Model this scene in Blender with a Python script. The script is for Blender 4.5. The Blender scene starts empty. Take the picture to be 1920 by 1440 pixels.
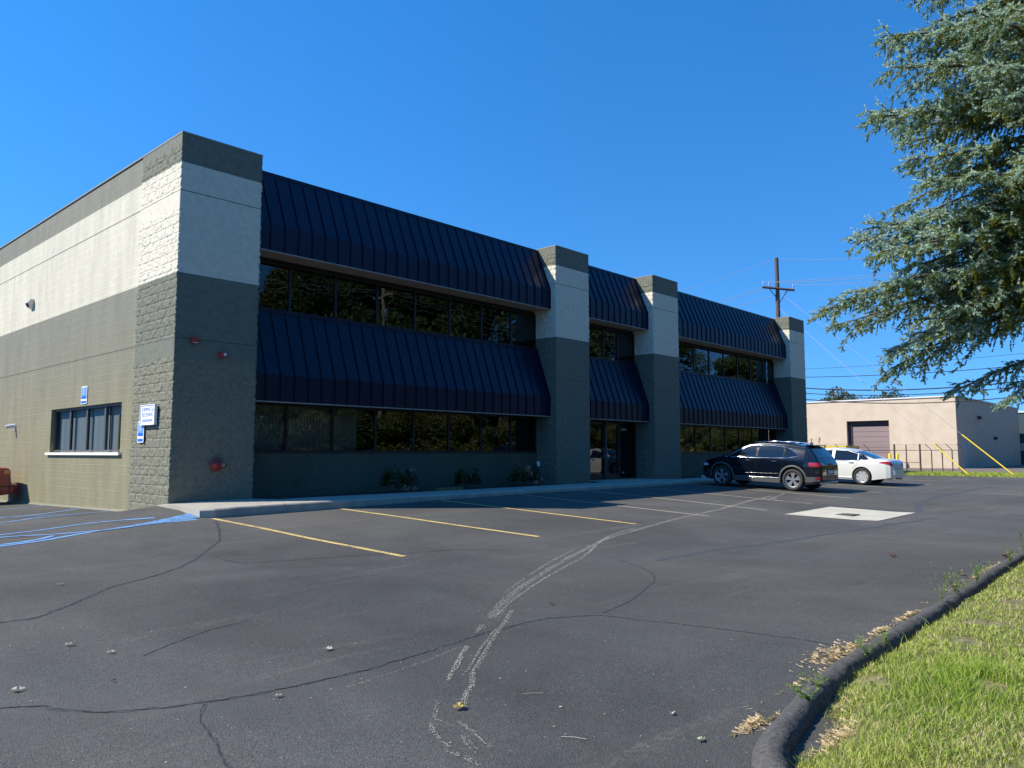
import bpy, bmesh, math, random
import numpy as np
from mathutils import Vector, Matrix, Euler, noise
random.seed(7); RNG=np.random.default_rng(7)
S=bpy.context.scene; COL=S.collection
PI=math.pi
# ---------------------------------------------------------------- camera, sky, sun, exposure
CAM=Vector((-7.08,-16.45,1.10)); AZ=math.radians(43.0); PT=math.atan(130/1450)
cd=bpy.data.cameras.new('camera'); cam=bpy.data.objects.new('camera',cd); COL.objects.link(cam)
cd.lens=27.19; cd.sensor_width=36; cd.clip_start=.05; cd.clip_end=4000
cam.location=CAM
fw=Vector((math.cos(AZ)*math.cos(PT),math.sin(AZ)*math.cos(PT),math.sin(PT)))
cam.rotation_euler=fw.to_track_quat('-Z','Y').to_euler()
S.camera=cam
TOSUN=Vector((-7.1,5.35,8.28)).normalized()
W=bpy.data.worlds.new('World'); S.world=W; W.use_nodes=True
nt=W.node_tree; nt.nodes.clear()
sky=nt.nodes.new('ShaderNodeTexSky'); sky.sky_type='NISHITA'; sky.sun_disc=False
sky.sun_elevation=math.asin(TOSUN.z); sky.sun_rotation=math.atan2(TOSUN.x,TOSUN.y)
sky.altitude=300; sky.air_density=1.15; sky.dust_density=0; sky.ozone_density=4.0
stc=nt.nodes.new('ShaderNodeTexCoord'); svm=nt.nodes.new('ShaderNodeVectorMath'); svm.operation='ADD'; svm.inputs[1].default_value=(0,0,.22)
nt.links.new(stc.outputs['Generated'],svm.inputs[0]); nt.links.new(svm.outputs[0],sky.inputs['Vector'])
hs=nt.nodes.new('ShaderNodeHueSaturation'); hs.inputs['Saturation'].default_value=1.31; hs.inputs['Hue'].default_value=.502
bg=nt.nodes.new('ShaderNodeBackground'); bg.inputs['Strength'].default_value=.15
wo=nt.nodes.new('ShaderNodeOutputWorld')
nt.links.new(sky.outputs[0],hs.inputs['Color']); nt.links.new(hs.outputs[0],bg.inputs['Color']); nt.links.new(bg.outputs[0],wo.inputs['Surface'])
sd=bpy.data.lights.new('sun','SUN'); sd.energy=4.1; sd.angle=math.radians(.53); sd.color=(1,.93,.81)
sun=bpy.data.objects.new('sun',sd); COL.objects.link(sun); sun.location=(-20,20,30)
sun.rotation_euler=TOSUN.to_track_quat('Z','Y').to_euler()
S.view_settings.view_transform='Standard'; S.view_settings.look='None'; S.view_settings.exposure=.8; S.view_settings.gamma=1
S.cycles.max_bounces=8; S.cycles.transparent_max_bounces=12; S.cycles.caustics_reflective=False; S.cycles.caustics_refractive=False

# ---------------------------------------------------------------- materials
def nodes(name):
    m=bpy.data.materials.new(name); m.use_nodes=True; n=m.node_tree; b=n.nodes['Principled BSDF']; return m,n,b
def mat(name,col,rough=.6,metal=0,spec=.5,coat=0,emit=0,var=0,vscale=6,bump=0,bscale=60):
    m,n,b=nodes(name)
    b.inputs['Base Color'].default_value=(*col,1); b.inputs['Roughness'].default_value=rough
    b.inputs['Metallic'].default_value=metal; b.inputs['Specular IOR Level'].default_value=spec
    b.inputs['Coat Weight'].default_value=coat; b.inputs['Coat Roughness'].default_value=.04
    tc=n.nodes.new('ShaderNodeTexCoord')
    if var:
        t=n.nodes.new('ShaderNodeTexNoise'); t.inputs['Scale'].default_value=vscale; t.inputs['Detail'].default_value=8
        n.links.new(tc.outputs['Object'],t.inputs['Vector'])
        r=n.nodes.new('ShaderNodeMapRange'); r.inputs[1].default_value=.3; r.inputs[2].default_value=.7; r.inputs[3].default_value=1-var; r.inputs[4].default_value=1+var
        n.links.new(t.outputs['Fac'],r.inputs[0])
        mx=n.nodes.new('ShaderNodeVectorMath'); mx.operation='SCALE'; mx.inputs[0].default_value=col
        n.links.new(r.outputs[0],mx.inputs['Scale']); n.links.new(mx.outputs[0],b.inputs['Base Color'])
    if bump:
        t=n.nodes.new('ShaderNodeTexNoise'); t.inputs['Scale'].default_value=bscale; t.inputs['Detail'].default_value=5
        n.links.new(tc.outputs['Object'],t.inputs['Vector'])
        bp=n.nodes.new('ShaderNodeBump'); bp.inputs['Strength'].default_value=bump; bp.inputs['Distance'].default_value=.01
        n.links.new(t.outputs['Fac'],bp.inputs['Height']); n.links.new(bp.outputs[0],b.inputs['Normal'])
    return m
def block_mat(name,col,axis='YZ',lower=None):
    """painted concrete block: shallow joints, slightly paler mortar ridges, weathering"""
    m,n,b=nodes(name); L=n.links.new
    tc=n.nodes.new('ShaderNodeTexCoord'); sp=n.nodes.new('ShaderNodeSeparateXYZ'); cb=n.nodes.new('ShaderNodeCombineXYZ')
    L(tc.outputs['Object'],sp.inputs[0]); L(sp.outputs[axis[0]],cb.inputs['X']); L(sp.outputs[axis[1]],cb.inputs['Y'])
    br=n.nodes.new('ShaderNodeTexBrick'); br.inputs['Scale'].default_value=1
    br.inputs['Brick Width'].default_value=.405; br.inputs['Row Height'].default_value=.2025; br.inputs['Mortar Size'].default_value=.011; br.inputs['Mortar Smooth'].default_value=.6
    br.inputs['Color1'].default_value=(.96,.96,.96,1); br.inputs['Color2'].default_value=(1.03,1.03,1.02,1); br.inputs['Mortar'].default_value=(1.2,1.2,1.14,1)
    br.offset=.5
    L(cb.outputs[0],br.inputs['Vector'])
    no=n.nodes.new('ShaderNodeTexNoise'); no.inputs['Scale'].default_value=.9; no.inputs['Detail'].default_value=9; no.inputs['Roughness'].default_value=.62
    mp=n.nodes.new('ShaderNodeMapping'); mp.inputs['Scale'].default_value=(2.2,2.2,.45); L(tc.outputs['Object'],mp.inputs[0]); L(mp.outputs[0],no.inputs['Vector'])
    rg=n.nodes.new('ShaderNodeMapRange'); rg.inputs[1].default_value=.3; rg.inputs[2].default_value=.7; rg.inputs[3].default_value=.83; rg.inputs[4].default_value=1.1; L(no.outputs['Fac'],rg.inputs[0])
    # mortar line strength fades in places
    n2=n.nodes.new('ShaderNodeTexNoise'); n2.inputs['Scale'].default_value=1.6; L(tc.outputs['Object'],n2.inputs['Vector'])
    r2=n.nodes.new('ShaderNodeMapRange'); r2.inputs[1].default_value=.36; r2.inputs[2].default_value=.6; L(n2.outputs['Fac'],r2.inputs[0])
    mxx=n.nodes.new('ShaderNodeMix'); mxx.data_type='RGBA'; mxx.inputs['A'].default_value=(1,1,1,1); L(r2.outputs[0],mxx.inputs['Factor']); L(br.outputs['Color'],mxx.inputs['B'])
    base=n.nodes.new('ShaderNodeMix'); base.data_type='RGBA'; base.inputs['A'].default_value=(*(lower or col),1); base.inputs['B'].default_value=(*col,1)
    rz=n.nodes.new('ShaderNodeMapRange'); rz.inputs[1].default_value=1.5; rz.inputs[2].default_value=4.6; L(sp.outputs['Z'],rz.inputs[0]); L(rz.outputs[0],base.inputs['Factor'])
    v1=n.nodes.new('ShaderNodeVectorMath'); v1.operation='MULTIPLY'; L(base.outputs['Result'],v1.inputs[0]); L(mxx.outputs['Result'],v1.inputs[1])
    v2=n.nodes.new('ShaderNodeVectorMath'); v2.operation='SCALE'; L(v1.outputs[0],v2.inputs[0]); L(rg.outputs[0],v2.inputs['Scale'])
    L(v2.outputs[0],b.inputs['Base Color']); b.inputs['Roughness'].default_value=.7; b.inputs['Specular IOR Level'].default_value=.3
    fn=n.nodes.new('ShaderNodeTexNoise'); fn.inputs['Scale'].default_value=45; fn.inputs['Detail'].default_value=4; L(tc.outputs['Object'],fn.inputs['Vector'])
    ml=n.nodes.new('ShaderNodeMath'); ml.operation='MULTIPLY_ADD'; ml.inputs[1].default_value=.5; L(br.outputs['Fac'],ml.inputs[0]); L(fn.outputs['Fac'],ml.inputs[2])
    bp=n.nodes.new('ShaderNodeBump'); bp.inputs['Strength'].default_value=.6; bp.inputs['Distance'].default_value=.008; bp.invert=False
    L(ml.outputs[0],bp.inputs['Height']); L(bp.outputs[0],b.inputs['Normal'])
    return m
def glass_mat(name,tint=.3,ior=1.75,col=(.55,.62,.66)):
    m,n,b=nodes(name); n.nodes.remove(b); o=n.nodes['Material Output']
    t=n.nodes.new('ShaderNodeBsdfTransparent'); t.inputs[0].default_value=(tint*col[0]/.6,tint*col[1]/.6,tint*col[2]/.6,1)
    g=n.nodes.new('ShaderNodeBsdfGlossy'); g.inputs['Roughness'].default_value=0.0; g.inputs[0].default_value=(.95,.97,1,1)
    f=n.nodes.new('ShaderNodeFresnel'); f.inputs[0].default_value=ior
    tc=n.nodes.new('ShaderNodeTexCoord'); nz=n.nodes.new('ShaderNodeTexNoise'); nz.inputs['Scale'].default_value=.9; n.links.new(tc.outputs['Object'],nz.inputs['Vector'])
    bp=n.nodes.new('ShaderNodeBump'); bp.inputs['Strength'].default_value=.06; bp.inputs['Distance'].default_value=.06
    n.links.new(nz.outputs['Fac'],bp.inputs['Height']); n.links.new(bp.outputs[0],g.inputs['Normal'])
    mx=n.nodes.new('ShaderNodeMixShader'); n.links.new(f.outputs[0],mx.inputs[0]); n.links.new(t.outputs[0],mx.inputs[1]); n.links.new(g.outputs[0],mx.inputs[2]); n.links.new(mx.outputs[0],o.inputs['Surface'])
    return m
def asphalt_mat():
    m,n,b=nodes('asphalt'); L=n.links.new
    tc=n.nodes.new('ShaderNodeTexCoord'); O=tc.outputs['Object']
    def noi(sc,det=6,rough=.55,scale=None,dist=0):
        t=n.nodes.new('ShaderNodeTexNoise'); t.inputs['Scale'].default_value=sc; t.inputs['Detail'].default_value=det; t.inputs['Roughness'].default_value=rough; t.inputs['Distortion'].default_value=dist
        if scale:
            mp=n.nodes.new('ShaderNodeMapping'); mp.inputs['Scale'].default_value=scale; mp.inputs['Rotation'].default_value=(0,0,.25); L(O,mp.inputs[0]); L(mp.outputs[0],t.inputs['Vector'])
        else: L(O,t.inputs['Vector'])
        return t.outputs['Fac']
    def rng(s,a,bb,c,d):
        r=n.nodes.new('ShaderNodeMapRange'); r.inputs[1].default_value=a; r.inputs[2].default_value=bb; r.inputs[3].default_value=c; r.inputs[4].default_value=d; L(s,r.inputs[0]); return r.outputs[0]
    def mul(a,c):
        x=n.nodes.new('ShaderNodeMath'); x.operation='MULTIPLY'; L(a,x.inputs[0]); L(c,x.inputs[1]); return x.outputs[0]
    big=rng(noi(.22,8,.65,None,.6),.32,.68,.68,1.28)
    mid=rng(noi(1.3,8,.65,(1,.45,1)),.3,.7,.88,1.12)
    agg=rng(noi(95,3,.7),.3,.7,.52,1.55)
    agg2=rng(noi(30,4,.75),.32,.7,.84,1.18)
    # grey-brown versus bluish sealed areas
    cm=n.nodes.new('ShaderNodeMix'); cm.data_type='RGBA'; cm.inputs['A'].default_value=(.083,.081,.075,1); cm.inputs['B'].default_value=(.103,.096,.084,1)
    L(rng(noi(.16,5,.5),.4,.62,0,1),cm.inputs['Factor'])
    v=n.nodes.new('ShaderNodeVectorMath'); v.operation='SCALE'; L(cm.outputs['Result'],v.inputs[0]); L(mul(mul(big,mid),mul(agg,agg2)),v.inputs['Scale'])
    # pale worn flecks
    vo=n.nodes.new('ShaderNodeTexVoronoi'); vo.inputs['Scale'].default_value=16; L(O,vo.inputs['Vector'])
    vo2=n.nodes.new('ShaderNodeTexVoronoi'); vo2.inputs['Scale'].default_value=60; L(O,vo2.inputs['Vector'])
    fl=rng(vo.outputs['Distance'],.07,.13,1,0)
    fl2=rng(vo2.outputs['Distance'],.12,.22,1,0)
    fm=mul(fl,rng(noi(3,3,.6),.5,.6,0,.8)); fm2=mul(fl2,rng(noi(1.1,7,.75,(1.6,.5,1)),.52,.64,0,.65))
    ad=n.nodes.new('ShaderNodeMath'); ad.operation='MAXIMUM'; L(fm,ad.inputs[0]); L(fm2,ad.inputs[1])
    m2=n.nodes.new('ShaderNodeMix'); m2.data_type='RGBA'; L(ad.outputs[0],m2.inputs['Factor']); L(v.outputs[0],m2.inputs['A']); m2.inputs['B'].default_value=(.34,.33,.30,1)
    # dusty tyre-worn streaks
    st=mul(rng(noi(.9,8,.7,(.25,2.4,1)),.56,.72,0,.32),rng(noi(30,3,.7),.4,.6,.2,1))
    m3=n.nodes.new('ShaderNodeMix'); m3.data_type='RGBA'; L(st,m3.inputs['Factor']); L(m2.outputs['Result'],m3.inputs['A']); m3.inputs['B'].default_value=(.3,.28,.24,1)
    L(m3.outputs['Result'],b.inputs['Base Color']); b.inputs['Roughness'].default_value=.82; b.inputs['Specular IOR Level'].default_value=.35
    bp=n.nodes.new('ShaderNodeBump'); bp.inputs['Strength'].default_value=.9; bp.inputs['Distance'].default_value=.008
    L(agg,bp.inputs['Height']); L(bp.outputs[0],b.inputs['Normal'])
    return m
def worn(name,col,thr):
    """road paint worn through to the stone: holes where the noise is high"""
    m,n,b=nodes(name); L=n.links.new; tc=n.nodes.new('ShaderNodeTexCoord')
    t=n.nodes.new('ShaderNodeTexNoise'); t.inputs['Scale'].default_value=26; t.inputs['Detail'].default_value=8; t.inputs['Roughness'].default_value=.75; L(tc.outputs['Object'],t.inputs['Vector'])
    t2=n.nodes.new('ShaderNodeTexNoise'); t2.inputs['Scale'].default_value=1.8; t2.inputs['Detail'].default_value=4; L(tc.outputs['Object'],t2.inputs['Vector'])
    a=n.nodes.new('ShaderNodeMath'); a.operation='MULTIPLY_ADD'; a.inputs[1].default_value=.45; L(t2.outputs['Fac'],a.inputs[0]); L(t.outputs['Fac'],a.inputs[2])
    r=n.nodes.new('ShaderNodeMapRange'); r.inputs[1].default_value=thr+.225+.03; r.inputs[2].default_value=thr+.225+.12; r.inputs[3].default_value=0; r.inputs[4].default_value=.85; L(a.outputs[0],r.inputs[0])
    mx=n.nodes.new('ShaderNodeMix'); mx.data_type='RGBA'; mx.inputs['A'].default_value=(*col,1); mx.inputs['B'].default_value=(.085,.085,.082,1); L(r.outputs[0],mx.inputs['Factor'])
    L(mx.outputs['Result'],b.inputs['Base Color']); b.inputs['Roughness'].default_value=.75; return m
M={}
M['asphalt']=asphalt_mat()
OL=(.212,.204,.152); OLL=(.250,.226,.134)  # side wall olive lightened to read as sunlit; low part warmer
M['olive']=block_mat('olive_paint_side_lit',OL,'YZ',OLL); M['cream']=block_mat('cream_paint_side',(.60,.555,.43),'YZ')
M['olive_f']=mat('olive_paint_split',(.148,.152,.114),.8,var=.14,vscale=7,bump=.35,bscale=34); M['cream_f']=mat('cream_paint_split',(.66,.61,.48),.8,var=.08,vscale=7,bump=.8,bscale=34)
M['olive_fl']=mat('olive_paint_split_low',(.180,.174,.122),.8,var=.2,vscale=12,bump=.45,bscale=34)  # low paint warmer, also lightened for the sunlit corner pillar
M['olive_shaded']=block_mat('olive_paint_front_shaded',(.085,.095,.07),'XZ')  # the same olive darkened for the shaded front
M['joint']=mat('dark_sealant',(.07,.07,.06),.8)
M['cap']=mat('grey_coping_metal',(.235,.23,.19),.6,var=.05)
M['navy']=mat('navy_seam_metal',(.002,.006,.026),.36,spec=.32,var=.15,vscale=1.6)
_n=M['navy'].node_tree; _b=_n.nodes['Principled BSDF']; _t=_n.nodes.new('ShaderNodeTexNoise'); _t.inputs['Scale'].default_value=2.3; _c=_n.nodes.new('ShaderNodeTexCoord'); _n.links.new(_c.outputs['Object'],_t.inputs['Vector'])
_p=_n.nodes.new('ShaderNodeBump'); _p.inputs['Strength'].default_value=.5; _p.inputs['Distance'].default_value=.03; _n.links.new(_t.outputs['Fac'],_p.inputs['Height']); _n.links.new(_p.outputs[0],_b.inputs['Normal'])
M['soffit']=mat('tan_soffit',(.42,.36,.32),.7)
M['trim']=mat('pale_trim',(.35,.33,.31),.5)
M['frame']=mat('dark_bronze_frame',(.018,.02,.024),.4,spec=.4)
M['frame2']=mat('grey_bronze_frame',(.10,.105,.11),.4)
M['glass']=glass_mat('tinted_glass',.48,1.6)
M['glass_s']=glass_mat('side_glass',.62,1.22)
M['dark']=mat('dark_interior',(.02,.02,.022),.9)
M['blind']=mat('pale_blind',(.66,.65,.58),.8)
M['blind2']=mat('cream_drape',(.62,.56,.47),.8)
M['sill']=mat('white_sill_paint',(.72,.70,.6),.7,bump=.3,bscale=20)
M['roof']=mat('roof_gravel',(.3,.3,.29),.9,var=.1)
M['conc']=mat('walk_concrete',(.38,.345,.28),.85,var=.16,vscale=3,bump=.25,bscale=80)
M['conc2']=mat('drain_concrete',(.50,.465,.37),.85,var=.14,vscale=2.2,bump=.2,bscale=60)
M['kerbblack']=mat('black_rolled_asphalt',(.092,.088,.083),.9,spec=.2,var=.35,vscale=38,bump=.8,bscale=110)
M['yline']=worn('yellow_paint',(.60,.44,.15),.50)
M['wline']=worn('faded_line_paint',(.40,.37,.27),.54)
M['bline']=worn('blue_paint',(.15,.33,.60),.53)
M['chalk']=mat('scraped_pale_stone',(.46,.43,.36),.9,var=.2,vscale=30)
M['crack']=mat('crack_dark',(.022,.022,.022),.95,var=.3,vscale=20)
M['tar']=mat('tar_seam',(.060,.061,.064),.75,var=.2,vscale=10)
M['sand']=mat('dusty_sand',(.16,.13,.10),.95,var=.3,vscale=20)
M['iron']=mat('cast_iron',(.10,.09,.075),.6,metal=.3)
M['mulch']=mat('bed_mulch',(.05,.035,.025),.95,var=.4,vscale=30)
M['soil']=mat('soil_grassy',(.17,.15,.065),.95,var=.4,vscale=16,bump=.6,bscale=70)
M['lawn']=mat('far_lawn',(.10,.14,.04),.95,var=.25,vscale=5)
M['bark']=mat('grey_bark',(.12,.10,.085),.9,var=.3,vscale=12,bump=.8,bscale=30)
M['white']=mat('white_plastic',(.75,.76,.76),.4)
M['red']=mat('red_enamel',(.42,.04,.05),.4)
M['redd']=mat('dull_red_iron',(.30,.045,.03),.5)
M['brass']=mat('dull_brass',(.25,.2,.12),.4,metal=.7)
M['signblue']=mat('sign_blue',(.02,.13,.62),.4)
M['signmid']=mat('sign_pale_blue',(.16,.33,.80),.4)
M['signgrey']=mat('sign_faded_blue',(.33,.40,.66),.5)
M['steel']=mat('galvanised',(.45,.46,.47),.35,metal=.8)
M['wood']=mat('pole_timber',(.10,.075,.07),.85,var=.2,vscale=8)
M['woodlit']=mat('sunlit_pole_timber',(.34,.29,.23),.85,var=.2,vscale=8)  # timber lightened to look sunlit in the window reflections
M['wire']=mat('aluminium_wire',(.55,.55,.57),.4,metal=.6)
M['cable']=mat('black_cable',(.03,.03,.035),.6)
M['yellow']=mat('yellow_plastic',(.70,.52,.02),.4)
M['beige']=mat('beige_wall_paint',(.57,.47,.36),.85,var=.08,vscale=1.2)
M['beigew']=mat('weathered_white_coping',(.7,.68,.66),.6)
M['rolldoor']=mat('mauve_roll_door',(.25,.19,.19),.6)
M['rolldark']=mat('dark_door_reveal',(.05,.045,.06),.8)
M['fence']=mat('rusty_brown_fence',(.07,.05,.045),.7)
M['num']=mat('white_vinyl',(.85,.85,.85),.5)
M['hyd_l']=mat('shrub_leaf',(.035,.085,.015),.7,spec=.2); M['hyd_f']=mat('faded_pink_bloom',(.32,.17,.13),.8); M['hyd_w']=mat('white_bloom',(.9,.9,.92),.8)

# ---------------------------------------------------------------- mesh helpers
class MB:
    def __init__(s): s.v=[]; s.f=[]; s.m=[]; s.mats=[]
    def mi(s,mt):
        if mt is None: return 0
        if mt not in s.mats: s.mats.append(mt)
        return s.mats.index(mt)
    def add(s,vs,fs,mt=None):
        k=len(s.v); s.v+= [tuple(p) for p in vs]; i=s.mi(mt)
        for f in fs: s.f.append(tuple(k+q for q in f)); s.m.append(i)
    def box(s,x0,x1,y0,y1,z0,z1,mt=None):
        s.add([(x0,y0,z0),(x1,y0,z0),(x1,y1,z0),(x0,y1,z0),(x0,y0,z1),(x1,y0,z1),(x1,y1,z1),(x0,y1,z1)],
              [(0,3,2,1),(4,5,6,7),(0,1,5,4),(1,2,6,5),(2,3,7,6),(3,0,4,7)],mt)
    def quad(s,a,b,c,d,mt=None): s.add([a,b,c,d],[(0,1,2,3)],mt)
    def grid(s,P,mt=None,close=False):
        n=len(P); k=len(P[0]); vs=[p for r in P for p in r]; fs=[]
        for i in range(n-1):
            for j in range(k-(0 if close else 1)):
                j2=(j+1)%k; fs.append((i*k+j,i*k+j2,(i+1)*k+j2,(i+1)*k+j))
        s.add(vs,fs,mt)
    def tube(s,path,r,n=8,mt=None,caps=True):
        path=[Vector(p) for p in path]; rs=r if isinstance(r,(list,tuple)) else [r]*len(path)
        rings=[]
        for i,p in enumerate(path):
            t=(path[min(i+1,len(path)-1)]-path[max(i-1,0)]).normalized()
            u=t.cross(Vector((0,0,1)));
            if u.length<1e-3: u=Vector((1,0,0))
            u.normalize(); w=t.cross(u)
            rings.append([p+(u*math.cos(a)+w*math.sin(a))*rs[i] for a in [2*PI*q/n for q in range(n)]])
        s.grid(rings,mt,True)
        if caps:
            s.add(rings[0],[tuple(range(n))],mt); s.add(rings[-1],[tuple(range(n-1,-1,-1))],mt)
    def lathe(s,prof,c=(0,0,0),axis='z',n=24,mt=None):
        rings=[]
        for (r,h) in prof:
            R=[]
            for q in range(n):
                a=2*PI*q/n; x,y=r*math.cos(a),r*math.sin(a)
                R.append({'z':(c[0]+x,c[1]+y,c[2]+h),'y':(c[0]+x,c[1]+h,c[2]+y),'x':(c[0]+h,c[1]+x,c[2]+y)}[axis])
            rings.append(R)
        s.grid(rings,mt,True)
    def build(s,name,mt=None,parent=None,smooth=False,recalc=True):
        me=bpy.data.meshes.new(name); me.from_pydata(s.v,[],s.f)
        ms=s.mats or [mt]
        if ms==[None]: ms=[mt]
        for q in ms: me.materials.append(M[q] if isinstance(q,str) else q)
        if len(ms)>1: me.polygons.foreach_set('material_index',s.m)
        if recalc:
            bm=bmesh.new(); bm.from_mesh(me); bmesh.ops.recalc_face_normals(bm,faces=bm.faces); bm.to_mesh(me); bm.free()
        if smooth: me.polygons.foreach_set('use_smooth',[True]*len(me.polygons))
        me.update()
        o=bpy.data.objects.new(name,me); COL.objects.link(o)
        if parent: o.parent=parent
        return o
def npmesh(name,V,F,mats,mi=None,parent=None,smooth=False):
    me=bpy.data.meshes.new(name); V=np.asarray(V,np.float32); F=np.asarray(F,np.int32); k=F.shape[1]
    me.vertices.add(len(V)); me.vertices.foreach_set('co',V.ravel())
    me.loops.add(F.size); me.loops.foreach_set('vertex_index',F.ravel())
    me.polygons.add(len(F)); me.polygons.foreach_set('loop_start',np.arange(0,F.size,k,dtype=np.int32)); me.polygons.foreach_set('loop_total',np.full(len(F),k,np.int32))
    for q in mats: me.materials.append(q)
    if mi is not None: me.polygons.foreach_set('material_index',np.asarray(mi,np.int32))
    if smooth: me.polygons.foreach_set('use_smooth',np.ones(len(F),bool))
    me.update(calc_edges=True); me.validate()
    o=bpy.data.objects.new(name,me); COL.objects.link(o)
    if parent: o.parent=parent
    return o
def tag(o,label=None,cat=None,group=None,kind=None):
    if label: o['label']=label
    if cat: o['category']=cat
    if group: o['group']=group
    if kind: o['kind']=kind
    return o
def empty(name,loc,label,cat,group=None,rz=0):
    o=bpy.data.objects.new(name,None); COL.objects.link(o); o.location=loc; o.rotation_euler=(0,0,rz); o.empty_display_size=.2
    return tag(o,label,cat,group)
def struct(o): return tag(o,kind='structure')
def kids(o): return [c for c in bpy.data.objects if c.parent==o]
def copy_tree(o,parent=None):
    c=o.copy(); COL.objects.link(c); c.parent=parent
    for ch in kids(o): copy_tree(ch,c)
    return c
def tilted(o,yaw,pitch=0,roll=0): o.rotation_euler=(Matrix.Rotation(yaw,3,'Z')@Matrix.Rotation(-pitch,3,'Y')@Matrix.Rotation(roll,3,'X')).to_euler()

# ---------------------------------------------------------------- ground shape (world metres, facade along X, street side -Y)
ROWS=[(-60,[(-60,-.55),(34,-.4)]),
(-14.2,[(-30,-.5),(-10,-.46),(0,-.45),(12,-.43),(20,-.32),(28,-.16),(34,-.04)]),
(-10,[(-30,-.5),(-10,-.45),(0,-.42),(11,-.41),(15,-.40),(20,-.3),(26,-.18),(34,0)]),
(-7.85,[(-30,-.48),(-10,-.4),(0,-.34),(2.8,-.29),(5.7,-.27),(8.5,-.29),(11.4,-.31),(14.3,-.29),(17.2,-.25),(20,-.2),(23,-.16),(26,-.1),(29,-.05),(34,.02)]),
(-5.4,[(-30,-.46),(-10,-.36),(0,-.265),(2.8,-.21),(5.7,-.17),(8.5,-.17),(14.3,-.16),(17.5,-.13),(20,-.1),(24,-.07),(29,-.02),(34,.03)]),
(-2.05,[(-30,-.42),(-10,-.28),(-2,-.18),(-.2,-.14),(2.8,-.1),(5.7,-.04),(8.5,-.01),(14.5,.0),(20,.02),(25,.04),(34,.05)]),
(0,[(-30,-.42),(-10,-.3),(-2,-.2),(-.2,-.15),(0,-.15),(34,.03)]),
(2,[(-30,-.42),(-10,-.33),(0,-.24),(34,.0)]),
(12,[(-30,-.5),(-10,-.45),(0,-.42),(34,0)]),
(60,[(-60,-.7),(0,-.6),(34,0)])]
_Y=[r[0] for r in ROWS]; _T=[([p[0] for p in r[1]],[p[1] for p in r[1]]) for r in ROWS]
def zf(x,y):
    y=min(max(y,-60),60); k=min(max(int(np.searchsorted(_Y,y)),1),len(_Y)-1)
    a=float(np.interp(x,*_T[k-1])); b=float(np.interp(x,*_T[k])); t=(y-_Y[k-1])/(_Y[k]-_Y[k-1])
    rx=min(1,max(0,1-(-.2-x)/2.2)) if x<0.3 else 0
    ry=float(np.interp(y,[-2.1,-1.0,0.1,1.3],[0,.75,1,0]))
    return a+(b-a)*t+.17*rx*ry
def sheet(name,xs,ys,zfn,mt,keep=None):
    V=[(x,y,zfn(x,y)) for y in ys for x in xs]; nx=len(xs)
    F=[(j*nx+i,j*nx+i+1,(j+1)*nx+i+1,(j+1)*nx+i) for j in range(len(ys)-1) for i in range(nx-1) if keep is None or keep((xs[i]+xs[i+1])/2,(ys[j]+ys[j+1])/2)]
    return npmesh(name,V,F,[M[mt]],smooth=True)
def rngl(a,b,s): return list(np.round(np.arange(a,b+1e-6,s),4))
gx=[-900,-400,-150,-70]+rngl(-60,34,4)+[36,45,60,120,300,900]
gy=[-900,-400,-150,-80]+rngl(-60,60,4)+[90,200,500,900]
def zg(x,y): return (zf(min(max(x,-60),34),y)-.10) if x<=34 else -.06
struct(sheet('ground',gx,gy,zg,'lawn'))
LX=[-60,-45,-30,-20,-14]+rngl(-10,18,.25)+rngl(18.5,34,.5)
LY=[-60,-45,-30,-22]+rngl(-18,4,.25)+rngl(4.5,14,.5)+[18,25,35,50,60]
struct(sheet('parking_lot',LX,LY,zf,'asphalt',keep=lambda x,y: not(x>.3 and y>.2 and x<33.6)))
struct(sheet('driveway',[38.6,60,90,160,260],[-60,-20,-8,-4,0,6,14,40],lambda x,y:-.035,'sand'))

def drape(mb,pts,w,mt,off=.006,step=.12,jit=0,wj=0):
    """ribbon following pts on the ground"""
    P=[Vector((p[0],p[1])) for p in pts]; out=[]
    for a,b in zip(P[:-1],P[1:]):
        n=max(1,int((b-a).length/step))
        out+=[a.lerp(b,i/n) for i in range(n)]
    out.append(P[-1]); rows=[]
    for i,p in enumerate(out):
        t=(out[min(i+1,len(out)-1)]-out[max(i-1,0)]).normalized(); nn=Vector((-t.y,t.x))
        if jit: p=p+nn*(random.uniform(-jit,jit)+jit*2.2*noise.noise(Vector((p.x*2.3,p.y*2.3,0)))+jit*1.6*noise.noise(Vector((p.x*7,p.y*7,5))))
        ww=w*(1+random.uniform(-wj,wj))/2
        a=p+nn*ww; b=p-nn*ww
        rows.append([(a.x,a.y,zf(a.x,a.y)+off),(p.x,p.y,zf(p.x,p.y)+off),(b.x,b.y,zf(b.x,b.y)+off)])
    mb.grid(rows,mt)
def smoothpts(pts,n=5):
    P=[Vector((p[0],p[1])) for p in pts]; o=[]
    for i in range(len(P)-1):
        p0=P[max(i-1,0)];p1=P[i];p2=P[i+1];p3=P[min(i+2,len(P)-1)]
        for k in range(n):
            t=k/n; o.append(.5*((2*p1)+(p2-p0)*t+(2*p0-5*p1+4*p2-p3)*t*t+(3*p1-p0-3*p2+p3)*t**3))
    o.append(P[-1]); return o
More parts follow.
